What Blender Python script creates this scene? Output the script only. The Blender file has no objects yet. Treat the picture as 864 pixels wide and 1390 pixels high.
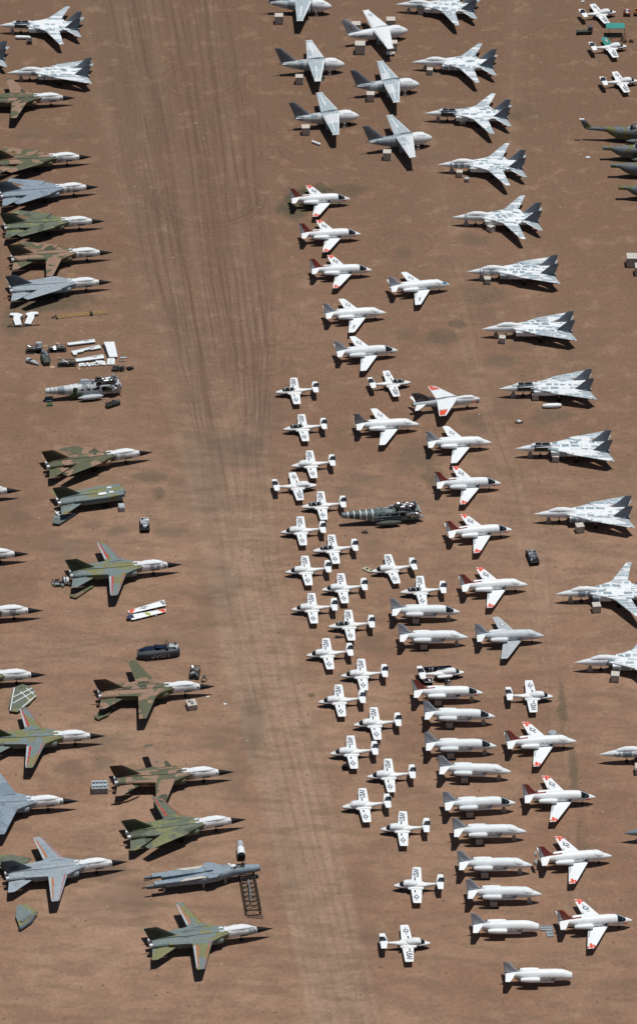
import bpy, math, random
import numpy as np
from mathutils import Vector, Matrix
random.seed(7); rng = np.random.default_rng(7)
SC = bpy.context.scene
COL = SC.collection
# ------------------------------------------------------------------ camera
F = 6500.0; TH = math.radians(33.0); H = 511.0
CAMY = -H/math.tan(TH)
cam = bpy.data.objects.new('aerial_camera', bpy.data.cameras.new('aerial_camera'))
COL.objects.link(cam); SC.camera = cam
cam.location = (0, CAMY, H); cam.rotation_euler = (math.pi/2-TH, 0, 0)
cam.data.sensor_fit = 'VERTICAL'; cam.data.sensor_height = 24; cam.data.lens = 24*F/1390
cam.data.clip_start = 5; cam.data.clip_end = 30000
FW = Vector((0, math.cos(TH), -math.sin(TH))); UP = Vector((0, math.sin(TH), math.cos(TH)))
def at(px, py, z=0.0):
    "point at height z seen at pixel (px, py) of the photograph"
    d = FW*F + Vector((1, 0, 0))*(px-432) + UP*(695-py)
    t = (z-H)/d.z
    return Vector((0, CAMY, H)) + d*t
# ------------------------------------------------------------------ light
SUNV = Vector((.18, .05, 1.0)).normalized()
w = bpy.data.worlds.new('World'); SC.world = w; w.use_nodes = True
nt = w.node_tree; sky = nt.nodes.new('ShaderNodeTexSky'); sky.sky_type = 'NISHITA'; sky.sun_disc = False
sky.sun_elevation = math.asin(SUNV.z); sky.sun_rotation = math.atan2(SUNV.x, SUNV.y); sky.altitude = 800
nt.links.new(sky.outputs[0], nt.nodes['Background'].inputs[0]); nt.nodes['Background'].inputs[1].default_value = 0.05
sun = bpy.data.objects.new('sun', bpy.data.lights.new('sun', 'SUN')); COL.objects.link(sun)
sun.data.energy = 5.0; sun.data.angle = math.radians(.5); sun.data.color = (1, .985, .955)
sun.rotation_euler = SUNV.to_track_quat('Z', 'Y').to_euler()
SC.view_settings.view_transform = 'Standard'; SC.view_settings.look = 'None'
SC.view_settings.gamma = 1; SC.view_settings.exposure = -0.42
# ------------------------------------------------------------------ materials
MC = {}
def nodes(name):
    m = bpy.data.materials.new(name); m.use_nodes = True
    n = m.node_tree.nodes; l = m.node_tree.links
    return m, n, l, n['Principled BSDF']
def nz(n, l, vec, scale, detail=4, rough=.55, out='Fac'):
    t = n.new('ShaderNodeTexNoise'); t.inputs['Scale'].default_value = scale
    t.inputs['Detail'].default_value = detail; t.inputs['Roughness'].default_value = rough
    if vec is not None: l.new(vec, t.inputs['Vector'])
    return t.outputs[out]
def mix(n, l, fac, a, b, mode='MIX'):
    m = n.new('ShaderNodeMix'); m.data_type = 'RGBA'; m.blend_type = mode
    for i, v in ((0, fac), (6, a), (7, b)):
        if hasattr(v, 'links'): l.new(v, m.inputs[i])
        else: m.inputs[i].default_value = v if i == 0 else (*v[:3], 1)
    return m.outputs[2]
def ramp(n, l, fac, stops, const=False):
    r = n.new('ShaderNodeValToRGB'); l.new(fac, r.inputs[0])
    cr = r.color_ramp
    if const: cr.interpolation = 'CONSTANT'
    while len(cr.elements) < len(stops): cr.elements.new(.5)
    for e, (p, c) in zip(cr.elements, stops):
        e.position = p; e.color = (*c, 1) if not isinstance(c, (int, float)) else (c, c, c, 1)
    return r.outputs[0]
def coords(n, l, jitter=True):
    tc = n.new('ShaderNodeTexCoord')
    if not jitter: return tc.outputs['Object'], tc.outputs['Object']
    oi = n.new('ShaderNodeObjectInfo')
    ml = n.new('ShaderNodeMath'); ml.operation = 'MULTIPLY'; ml.inputs[1].default_value = 60
    l.new(oi.outputs['Random'], ml.inputs[0])
    ad = n.new('ShaderNodeVectorMath'); ad.operation = 'ADD'
    l.new(tc.outputs['Object'], ad.inputs[0]); l.new(ml.outputs[0], ad.inputs[1])
    return ad.outputs[0], tc.outputs['Object']
def paint(name, c, rough=.55, var=.12, scale=1.2, metal=0.0, dirt=(.30, .24, .19), dirtamt=.22):
    if name in MC: return MC[name]
    m, n, l, b = nodes(name); v, _ = coords(n, l)
    f = nz(n, l, v, scale, 5)
    f2 = ramp(n, l, f, [(.3, 1-var), (.7, 1.0)])
    col = mix(n, l, 1.0, c, f2, 'MULTIPLY')
    g = ramp(n, l, nz(n, l, v, scale*2.7, 6, .7), [(.52, 0), (.75, dirtamt)])
    col = mix(n, l, g, col, dirt)
    l.new(col, b.inputs['Base Color']); b.inputs['Roughness'].default_value = rough
    b.inputs['Metallic'].default_value = metal
    if dirtamt < .09: b.inputs['Specular IOR Level'].default_value = .15
    MC[name] = m; return m
def camo(name, cols, stops, scale=.28, rough=.7):
    if name in MC: return MC[name]
    m, n, l, b = nodes(name); v, _ = coords(n, l)
    f = nz(n, l, v, scale, 2.2, .5)
    col = ramp(n, l, f, list(zip(stops, cols)), True)
    f2 = ramp(n, l, nz(n, l, v, 2.2, 5), [(.3, .72), (.7, 1.05)])
    col = mix(n, l, 1.0, col, f2, 'MULTIPLY')
    l.new(col, b.inputs['Base Color']); b.inputs['Roughness'].default_value = rough
    MC[name] = m; return m
def patched(name, base, white, bw=1.3, bh=.8, mortar=.13, bias=.5, dist=.35):
    "light sealing tape and film laid in strips and squares over the paint"
    if name in MC: return MC[name]
    m, n, l, b = nodes(name); v, o = coords(n, l)
    d = nz(n, l, v, .45, 2, .5, 'Color')
    s = n.new('ShaderNodeVectorMath'); s.operation = 'SCALE'; s.inputs['Scale'].default_value = dist*2.5
    l.new(d, s.inputs[0])
    a = n.new('ShaderNodeVectorMath'); a.operation = 'ADD'; l.new(v, a.inputs[0]); l.new(s.outputs[0], a.inputs[1])
    d2 = nz(n, l, v, 2.2, 3, .6, 'Color'); s2 = n.new('ShaderNodeVectorMath'); s2.operation = 'SCALE'; s2.inputs['Scale'].default_value = .55
    l.new(d2, s2.inputs[0]); a2 = n.new('ShaderNodeVectorMath'); a2.operation = 'ADD'; l.new(a.outputs[0], a2.inputs[0]); l.new(s2.outputs[0], a2.inputs[1])
    br = n.new('ShaderNodeTexBrick'); l.new(a2.outputs[0], br.inputs['Vector'])
    br.inputs['Scale'].default_value = 1; br.inputs['Brick Width'].default_value = bw
    br.inputs['Row Height'].default_value = bh; br.inputs['Mortar Size'].default_value = mortar
    br.inputs['Mortar Smooth'].default_value = .1; br.inputs['Bias'].default_value = bias-.5
    br.inputs['Color1'].default_value = (0, 0, 0, 1); br.inputs['Color2'].default_value = (1, 1, 1, 1)
    br.inputs['Mortar'].default_value = (1, 1, 1, 1); br.offset = .37; br.squash = .7; br.squash_frequency = 3
    f = ramp(n, l, br.outputs['Color'], [(.42, 0), (.58, 1)])
    k = ramp(n, l, nz(n, l, v, .55, 3), [(.68, 0), (.70, 1)])
    f = mix(n, l, k, f, (1, 1, 1))
    f = mix(n, l, ramp(n, l, nz(n, l, v, 1.1, 4, .6), [(.38, .25), (.52, 0)]), f, (.5, .5, .5))
    col = mix(n, l, f, base, white)
    f2 = ramp(n, l, nz(n, l, v, 2.4, 6, .65), [(.3, .80), (.65, 1.0)])
    col = mix(n, l, 1.0, col, f2, 'MULTIPLY')
    l.new(col, b.inputs['Base Color']); b.inputs['Roughness'].default_value = .6
    MC[name] = m; return m
def split_paint(name, top, low, z0, z1):
    "upper colour over lower colour, parted along the body side"
    if name in MC: return MC[name]
    m, n, l, b = nodes(name); v, o = coords(n, l)
    sx = n.new('ShaderNodeSeparateXYZ'); l.new(o, sx.inputs[0])
    mr = n.new('ShaderNodeMapRange'); mr.inputs[1].default_value = z0; mr.inputs[2].default_value = z1
    l.new(sx.outputs[2], mr.inputs[0])
    col = mix(n, l, mr.outputs[0], low, top)
    f2 = ramp(n, l, nz(n, l, v, 2.0, 5, .65), [(.3, .86), (.65, 1.0)])
    col = mix(n, l, 1.0, col, f2, 'MULTIPLY')
    l.new(col, b.inputs['Base Color']); b.inputs['Roughness'].default_value = .5
    MC[name] = m; return m
WHITE = paint('white_paint', (.80, .82, .82), .5, .08, dirtamt=.14)
COATING = paint('white_film', (.75, .78, .79), .7, .14, 1.6, dirtamt=.14)
PALEG = paint('pale_grey_paint', (.42, .46, .48), .6, .16)
GULL = paint('gull_grey_paint', (.30, .34, .37), .6, .2)
FINGREY = paint('fin_grey_paint', (.17, .20, .235), .6, .2)
FINPALE = paint('fin_pale_grey', (.50, .53, .57), .6, .25, 2.5)
NAVYB = paint('navy_blue_paint', (.012, .02, .045), .45, .2, dirtamt=.05)
MARKB = paint('marking_blue', (.02, .035, .075), .6, .15)
GREYMARK = paint('marking_grey', (.22, .25, .28), .6, .15)
DARK = paint('dark_metal', (.03, .03, .03), .6, .3, 3, dirtamt=.10)
BLACK = paint('black_radome', (.010, .010, .012), .5, .2, dirtamt=.03)
GLASS = paint('dark_glass', (.012, .018, .024), .12, .2, dirtamt=.05)
RED = paint('fin_red_paint', (.30, .035, .02), .55, .25, 1.5)
ORANGE = paint('orange_red_paint', (.72, .08, .035), .55, .2, 2)
ORANGE2 = paint('orange_primer', (.50, .16, .05), .6, .3, 3)
BLUE = paint('blue_nose_paint', (.05, .20, .38), .5, .15)
WOOD = paint('weathered_board', (.42, .38, .33), .85, .25, 2.5)
CRATE = paint('pale_crate_board', (.56, .52, .46), .85, .22, 2.5)
TYRE = paint('tyre_rubber', (.02, .02, .02), .9, .2, dirtamt=.08)
ALU = paint('bare_aluminium', (.50, .52, .54), .42, .25, 2, .5)
OLIVE = paint('olive_metal', (.055, .065, .05), .7, .4, 3)
YELLOW = paint('yellow_bar_paint', (.50, .34, .04), .6, .3, 2)
TEAL = paint('teal_paint', (.03, .26, .22), .6, .2)
CARD = paint('cardboard', (.46, .34, .22), .9, .2, 3)
HULLW = patched('hull_grey_white', (.22, .26, .28), (.58, .60, .60), 1.6, 1.1, .15, .45)
HULLD = patched('hull_dark_green', (.05, .08, .08), (.17, .21, .21), 1.2, .9, .05, .35)
GREENP = paint('green_primer', (.05, .10, .03), .7, .3, 2)
CAMHEL = camo('helicopter_camouflage', [(.14, .145, .05), (.13, .15, .165), (.07, .095, .055)], [0, .45, .6], .5)
TOM = patched('taped_grey_skin', (.25, .32, .36), (.80, .84, .85), 2.0, 1.25, .20, .45, .30)
TOMW = patched('taped_wing_skin', (.31, .38, .42), (.76, .79, .80), 4.6, .95, .07, .36, .12)
VIK = patched('taped_patrol_skin', (.37, .44, .475), (.64, .67, .68), 5.2, 3.6, .06, .25, .1)
VIKB = patched('grey_patrol_skin', (.20, .25, .28), (.50, .54, .55), 1.6, .7, .05, .35, .2)
FWDW = patched('white_forward_film', (.30, .33, .34), (.74, .74, .73), 1.7, 1.2, .2, .72, .2)
TAN = ((.29, .18, .118), (.10, .105, .055), (.06, .065, .038))
CAM_TAN = camo('tan_green_camouflage', [TAN[1], TAN[0], TAN[2]], [0, .49, .62], .19)
CAM_GRN = camo('green_camouflage', [(.19, .20, .09), (.125, .145, .10), (.075, .085, .05)], [0, .45, .6], .2)
CAM_BLU = camo('blue_green_camouflage', [(.20, .20, .09), (.17, .215, .21), (.12, .145, .13)], [0, .45, .64], .2)
CAM_GRY = camo('blue_grey_skin', [(.19, .24, .29), (.24, .30, .35), (.16, .20, .25)], [0, .42, .7], .2)
CAM_LGT = camo('light_grey_skin', [(.27, .32, .36), (.31, .36, .40), (.24, .29, .32)], [0, .42, .7], .2)
FIN_TAN = camo('shaded_brown_fin', [(.07, .035, .02), (.05, .05, .028)], [0, .52], .4)  # tan camouflage darkened: shade on the fin side painted into the colour
FIN_GRN = camo('shaded_green_fin', [(.035, .045, .018), (.05, .065, .04)], [0, .52], .35)  # green camouflage with the fin's shaded side put into its colour
FIN_GRY = camo('shaded_grey_fin', [(.065, .085, .11), (.085, .105, .13)], [0, .52], .35)  # grey skin darkened to paint in the shaded fin side
FIN_A7 = camo('mottled_brown_grey_fin', [(.07, .045, .035), (.12, .12, .13)], [0, .5], .6)
# ------------------------------------------------------------------ mesh helpers
class MB:
    def __init__(s): s.v = []; s.f = []
    def add(s, vs, fs):
        o = len(s.v); s.v += [tuple(v) for v in vs]; s.f += [tuple(i+o for i in f) for f in fs]; return s
    def box(s, c, d, rz=0, tilt=None):
        M = Matrix.Rotation(rz, 3, 'Z')
        if tilt: M = M @ Matrix.Rotation(tilt[0], 3, tilt[1])
        vs = [Vector(c)+M@Vector((x*d[0]/2, y*d[1]/2, z*d[2]/2)) for x in (-1, 1) for y in (-1, 1) for z in (-1, 1)]
        return s.add(vs, [(0, 1, 3, 2), (4, 6, 7, 5), (0, 4, 5, 1), (2, 3, 7, 6), (0, 2, 6, 4), (1, 5, 7, 3)])
    def cyl(s, a, b, r0, r1=None, n=12):
        r1 = r0 if r1 is None else r1; a = Vector(a); b = Vector(b); d = (b-a).normalized()
        u = d.orthogonal().normalized(); w_ = d.cross(u)
        vs = []
        for p, r in ((a, r0), (b, r1)):
            vs += [p+(u*math.cos(2*math.pi*i/n)+w_*math.sin(2*math.pi*i/n))*r for i in range(n)]
        fs = [(i, (i+1) % n, n+(i+1) % n, n+i) for i in range(n)]
        return s.add(vs, fs+[tuple(range(n))[::-1], tuple(range(n, 2*n))])
    def rings(s, rs, caps=(True, True)):
        n = len(rs[0]); vs = [p for r in rs for p in r]; fs = []
        for k in range(len(rs)-1):
            for i in range(n):
                j = (i+1) % n; fs.append((k*n+i, k*n+j, (k+1)*n+j, (k+1)*n+i))
        if caps[0]: fs.append(tuple(range(n))[::-1])
        if caps[1]: fs.append(tuple(range((len(rs)-1)*n, len(rs)*n)))
        return s.add(vs, fs)
    def poly(s, pts, z0, z1):
        n = len(pts); vs = [(x, y, z0) for x, y in pts]+[(x, y, z1) for x, y in pts]
        fs = [(i, (i+1) % n, n+(i+1) % n, n+i) for i in range(n)]
        return s.add(vs, fs+[tuple(range(n))[::-1], tuple(range(n, 2*n))])
    def mesh(s, name, smooth=False):
        me = bpy.data.meshes.new(name); me.from_pydata(s.v, [], s.f); me.update()
        if smooth:
            me.shade_smooth()
            try: me.set_sharp_from_angle(angle=math.radians(40))
            except Exception: pass
        return me
    def build(s, name, mat, parent=None, smooth=False, label=None):
        import bmesh
        me = s.mesh(name); bm = bmesh.new(); bm.from_mesh(me); bmesh.ops.recalc_face_normals(bm, faces=bm.faces); bm.to_mesh(me); bm.free()
        if smooth:
            me.shade_smooth(); me.set_sharp_from_angle(angle=math.radians(42))
        me.materials.append(mat)
        o = bpy.data.objects.new(name, me); COL.objects.link(o)
        if parent: o.parent = parent
        if label: o['label'] = label
        return o
def empty(name):
    o = bpy.data.objects.new(name, None); o.empty_display_size = .5; COL.objects.link(o); return o
def tag(o, label, cat, group=None, kind=None):
    if label: o['label'] = label
    if cat: o['category'] = cat
    if group: o['group'] = group
    if kind: o['kind'] = kind
    return o
def copy_tree(o, parent=None):
    c = o.copy(); COL.objects.link(c)
    if parent is not None: c.parent = parent
    for ch in list(o.children): copy_tree(ch, c)
    return c
def st_at(st, s):
    for a, b in zip(st, st[1:]):
        if a[0] <= s <= b[0]:
            t = (s-a[0])/max(1e-6, b[0]-a[0]); t2 = t
            return [a[k]+(b[k]-a[k])*t2 for k in range(1, len(a))]
    return list(st[-1][1:])
def hull(mb, L, st, a, b, step=.4, n=20, ex=2.0, caps=(True, True), yo=0):
    ss = sorted(set([a, b]+[x[0] for x in st if a < x[0] < b]+[a+step*i for i in range(1, int((b-a)/step)+1) if a+step*i < b-.05]))
    rs = []
    for s in ss:
        q = st_at(st, s); zc, hw, hh = q[:3]; e = q[3] if len(q) > 3 else ex
        r = []
        for i in range(n):
            t = 2*math.pi*(i+.5)/n; c, d = math.cos(t), math.sin(t)
            r.append((L/2-s, yo+hw*math.copysign(abs(c)**(2/e), c), zc+hh*math.copysign(abs(d)**(2/e), d)))
        rs.append(r)
    return mb.rings(rs, caps)
UU = [0, .03, .14, .40, .68, 1.0]; TT = [0, .5, .95, 1.0, .78, .06]
class Wing:
    "tapered lifting surface; points as (x, y, z); N thickness direction"
    def __init__(s, ler, ter, let, tet, tr, tt, N=(0, 0, 1)):
        s.c = [Vector(p) for p in (ler, ter, let, tet)]; s.t = (tr/2, tt/2); s.N = Vector(N)
    def P(s, u, v, off=0.0, side=1):
        a = s.c[0].lerp(s.c[2], v); b = s.c[1].lerp(s.c[3], v); p = a.lerp(b, u)
        th = s.t[0]+(s.t[1]-s.t[0])*v
        k = np.interp(u, UU, TT)
        return p+s.N*side*(th*k+off)
    def mb(s, m=None):
        m = m or MB(); rs = []
        for v in (0, .5, .93, 1.0):
            if v == 1.0:
                r = [s.P(.05+.9*u, v, 0, 1).lerp(s.P(.05+.9*u, v, 0, -1), .35) for u in UU]+[s.P(.05+.9*u, v, 0, -1).lerp(s.P(.05+.9*u, v, 0, 1), .35) for u in UU[-2:0:-1]]
            else: r = [s.P(u, v) for u in UU]+[s.P(u, v, 0, -1) for u in UU[-2:0:-1]]
            rs.append(r)
        return m.rings(rs)
    def dims(s, v):
        a = s.c[0].lerp(s.c[2], v); b = s.c[1].lerp(s.c[3], v); return (a-b).length
    def span(s): return ((s.c[0]+s.c[1])/2-(s.c[2]+s.c[3])/2).length
    def patch(s, m, u0, u1, v0, v1, off=.02, side=1, nu=3):
        us = [u0+(u1-u0)*i/nu for i in range(nu+1)]
        vs = [s.P(u, v0, off, side) for u in us]+[s.P(u, v1, off, side) for u in us]
        n = nu+1
        return m.add(vs, [(i, i+1, n+i+1, n+i) for i in range(nu)])
    def poly(s, m, u0, v0, pts, off=.02, side=1):
        "pts in metres: (aft, outboard)"
        vs = []
        sp = s.span()
        for c, d in pts:
            v = v0+d/sp; u = u0+c/s.dims(v0); vs.append(s.P(u, v, off, side))
        return m.add(vs, [tuple(range(len(vs)))])
def disc(r, n=16): return [(r*math.cos(2*math.pi*i/n), r*math.sin(2*math.pi*i/n)) for i in range(n)]
def star(r, up=1):
    return [(-up*r*(1 if i % 2 == 0 else .40)*math.cos(math.pi*i/5), r*(1 if i % 2 == 0 else .40)*math.sin(math.pi*i/5)) for i in range(10)]
def insignia(wg, root, u0, v0, r, col=None, side=1):
    col = col or MARKB
    m = MB(); wg.poly(m, u0, v0, disc(r), .02, side)
    for sg in (-1, 1): wg.poly(m, u0, v0, [(-.32*r, sg*.9*r), (.32*r, sg*.9*r), (.32*r, sg*2.05*r), (-.32*r, sg*2.05*r)], .022, side)
    p = m.build('insignia', col, root)
    k = MB(); wg.poly(k, u0, v0, star(r*.92), .04, side)
    for sg in (-1, 1): wg.poly(k, u0, v0, [(-.17*r, sg*1.02*r), (.17*r, sg*1.02*r), (.17*r, sg*1.9*r), (-.17*r, sg*1.9*r)], .04, side)
    return p, k
TXT = {}
def text_geo(txt):
    if txt in TXT: return TXT[txt]
    cu = bpy.data.curves.new('lettering', 'FONT'); cu.body = txt; cu.size = 1; cu.align_x = 'CENTER'; cu.align_y = 'CENTER'
    cu.resolution_u = 2; cu.offset = .02
    ob = bpy.data.objects.new('lettering', cu); COL.objects.link(ob)
    dg = bpy.context.evaluated_depsgraph_get(); dg.update()
    me = ob.evaluated_get(dg).to_mesh()
    vs = [v.co.copy() for v in me.vertices]; fs = [tuple(p.vertices) for p in me.polygons]
    ob.evaluated_get(dg).to_mesh_clear(); bpy.data.objects.remove(ob); bpy.data.curves.remove(cu)
    TXT[txt] = (vs, fs); return TXT[txt]
def wing_text(wg, m, txt, u0, v0, length, height, outward=1, side=1):
    "tops of the letters towards the leading edge"
    vs, fs = text_geo(txt); w_ = max(v.x for v in vs)-min(v.x for v in vs); h = max(v.y for v in vs)-min(v.y for v in vs)
    sp = wg.span(); out = []
    for p in vs:
        v = v0+outward*(p.x/w_*length)/sp; u = u0-(p.y/h*height)/wg.dims(v0); out.append(wg.P(u, v, .03, side))
    m.add(out, fs)
def flat_text(m, txt, org, ex, ey, length, height):
    vs, fs = text_geo(txt); w_ = max(v.x for v in vs)-min(v.x for v in vs); h = max(v.y for v in vs)-min(v.y for v in vs)
    org = Vector(org); ex = Vector(ex).normalized(); ey = Vector(ey).normalized()
    m.add([org+ex*(p.x/w_*length)+ey*(p.y/h*height) for p in vs], fs)
def mirror(p, sg): return (p[0], p[1]*sg, p[2])
def wpts(L, sg, *pts): return [Vector((L/2-p[0], p[1]*sg, p[2])) for p in pts]
def wheel(root, x, y, r=.32, w_=.2, legz=1.0, name='landing_gear'):
    m = MB(); m.cyl((x, y, r), (x, y, legz), .08, .1, 8); g = m.build(name, GULL, root)
    k = MB(); k.cyl((x, y-w_/2, r), (x, y+w_/2, r), r, r, 14); k.build('wheel', TYRE, g, True)
    return g
# ------------------------------------------------------------------ aircraft
def T37(cockpit='cover', fin='dark', wings=True, teal=False, over=None):
    L = 8.95; R = empty('trainer_jet')
    st = [(0, .98, .04, .04), (.25, 1.0, .28, .20), (.8, 1.02, .5, .36), (1.6, 1.08, .68, .5), (2.6, 1.12, .76, .58), (4.6, 1.16, .70, .56),
          (5.6, 1.24, .45, .42), (7.0, 1.38, .24, .28), (8.6, 1.5, .12, .18), (8.95, 1.52, .05, .08)]
    body = split_paint('white_over_navy', (.80, .80, .78), (.012, .02, .05), 1.04, 1.08)
    hull(MB(), L, st, 0, 8.95).build('fuselage', body, R, True)
    # cockpit
    cst = [(1.25, 1.36, .05, .03), (1.55, 1.46, .42, .18), (1.95, 1.6, .54, .36), (2.9, 1.66, .58, .42), (3.7, 1.6, .5, .30), (4.5, 1.5, .2, .14)]
    if cockpit == 'cover':
        ws = [(.85, 1.22, .05, .03), (1.15, 1.32, .44, .22), (1.5, 1.42, .60, .40), (2.0, 1.60, .66, .50)]
        hull(MB(), L, ws, .85, 1.72, .2, 14, caps=(True, False)).build('windscreen', GLASS, R, True)
        c2 = [(a, z, hw*1.2+.04, hh*1.25+.04) for a, z, hw, hh in cst]
        hull(MB(), L, c2, 1.68, 4.5, .2, 14).build('canopy_cover', COATING, R, True)
    elif cockpit == 'full':
        c2 = [(a, z, hw*1.25+.02, hh*1.2+.02) for a, z, hw, hh in cst]
        hull(MB(), L, c2, 1.25, 4.5, .2, 14).build('canopy_cover', COATING, R, True)
    else:
        g = hull(MB(), L, cst, 1.25, 4.0, .2, 14).build('canopy', GLASS, R, True)
        m = MB()
        for s in (1.95, 3.0, 3.75):
            q = st_at(cst, s)
            pts = [(math.cos(math.pi*i/10), math.sin(math.pi*i/10)) for i in range(11)]
            for a, b in zip(pts, pts[1:]):
                m.cyl((L/2-s, a[0]*q[1]*1.02, q[0]+a[1]*q[2]*1.03), (L/2-s, b[0]*q[1]*1.02, q[0]+b[1]*q[2]*1.03), .045, n=5)
        m.cyl((L/2-1.9, 0, 1.98), (L/2-3.1, 0, 2.1), .035, n=5)
        m.build('canopy_frame', WHITE, g)
        for sy in (-.27, .27):
            MB().box((L/2-2.75, sy, 1.72), (.3, .36, .5)).build('seat', paint('seat_olive', (.12, .12, .10)), R)
    for sg in (-1, 1):
        nst = [(2.55, 1.02, .25, .22), (2.9, 1.02, .36, .33), (4.4, 1.02, .36, .33), (5.3, 1.05, .24, .22)]
        hull(MB(), L, nst, 2.55, 5.3, .4, 12, yo=sg*.82).build('engine_nacelle', body, R, True)
        MB().cyl((L/2-5.25, sg*.82, 1.05), (L/2-5.5, sg*.82, 1.05), .19, .17).build('exhaust', DARK, R, True)
        if wings:
            wg = Wing(*wpts(L, sg, (3.0, .6, 1.0), (5.0, .6, 1.0), (3.42, 5.12, 1.22), (4.85, 5.12, 1.22)), .30, .14)
            wm = TEAL if (teal and sg > 0) else WHITE
            wo = wg.mb().build('wing', wm, R, True, label='teal wing without white paint' if wm is TEAL else None)
            m = MB(); wg.patch(m, .30, .42, .17, .33); m.build('walkway_mark', NAVYB, wo)
            if sg > 0:
                p, k = insignia(wg, wo, .45, .63, .46); k.build('star', WHITE, p)
            else:
                m = MB(); wing_text(wg, m, 'USAF', .46, .62, 2.35, .98); m.build('lettering', MARKB, wo)
        else:
            MB().box((L/2-4.0, sg*1.22, 1.05), (1.9, .12, .26)).build('wing_stub', ALU, R)
        tp = Wing(*wpts(L, sg, (7.45, .08, 1.95), (8.75, .08, 1.95), (7.75, 2.1, 1.98), (8.7, 2.1, 1.98)), .12, .07)
        tp.mb().build('tailplane', WHITE, R, True)
    f = Wing((L/2-7.2, 0, 1.45), (L/2-8.95, 0, 1.45), (L/2-7.95, 0, 2.95), (L/2-8.95, 0, 2.95), .16, .08, (0, 1, 0))
    fo = f.mb().build('fin', WHITE, R, True)
    for sd in (-1, 1):
        m = MB(); f.patch(m, .14, .90, .22, .93, .015, sd); m.build('fin_panel', NAVYB if fin == 'dark' else MARKB, fo)
        m = MB(); f.patch(m, .42, .52, .42, .8, .03, sd); f.patch(m, .62, .70, .42, .66, .03, sd); m.build('fin_stripe', GREYMARK, fo)
    if over == 'marks': pass
    wheel(R, L/2-1.3, 0, .2, .14, .8, 'nose_gear')
    for sg in (-1, 1): wheel(R, L/2-3.9, sg*1.9, .26, .18, 1.0, 'main_gear')
    return R
def tripod_gear(R, x, z, w_=1.2):
    m = MB()
    for a in range(3):
        t = a*2*math.pi/3+.5; m.cyl((x+w_/2*math.cos(t), w_/2*math.sin(t), .03), (x, 0, z), .06, .06, 6)
    m.build('nose_gear', GULL, R)
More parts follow.
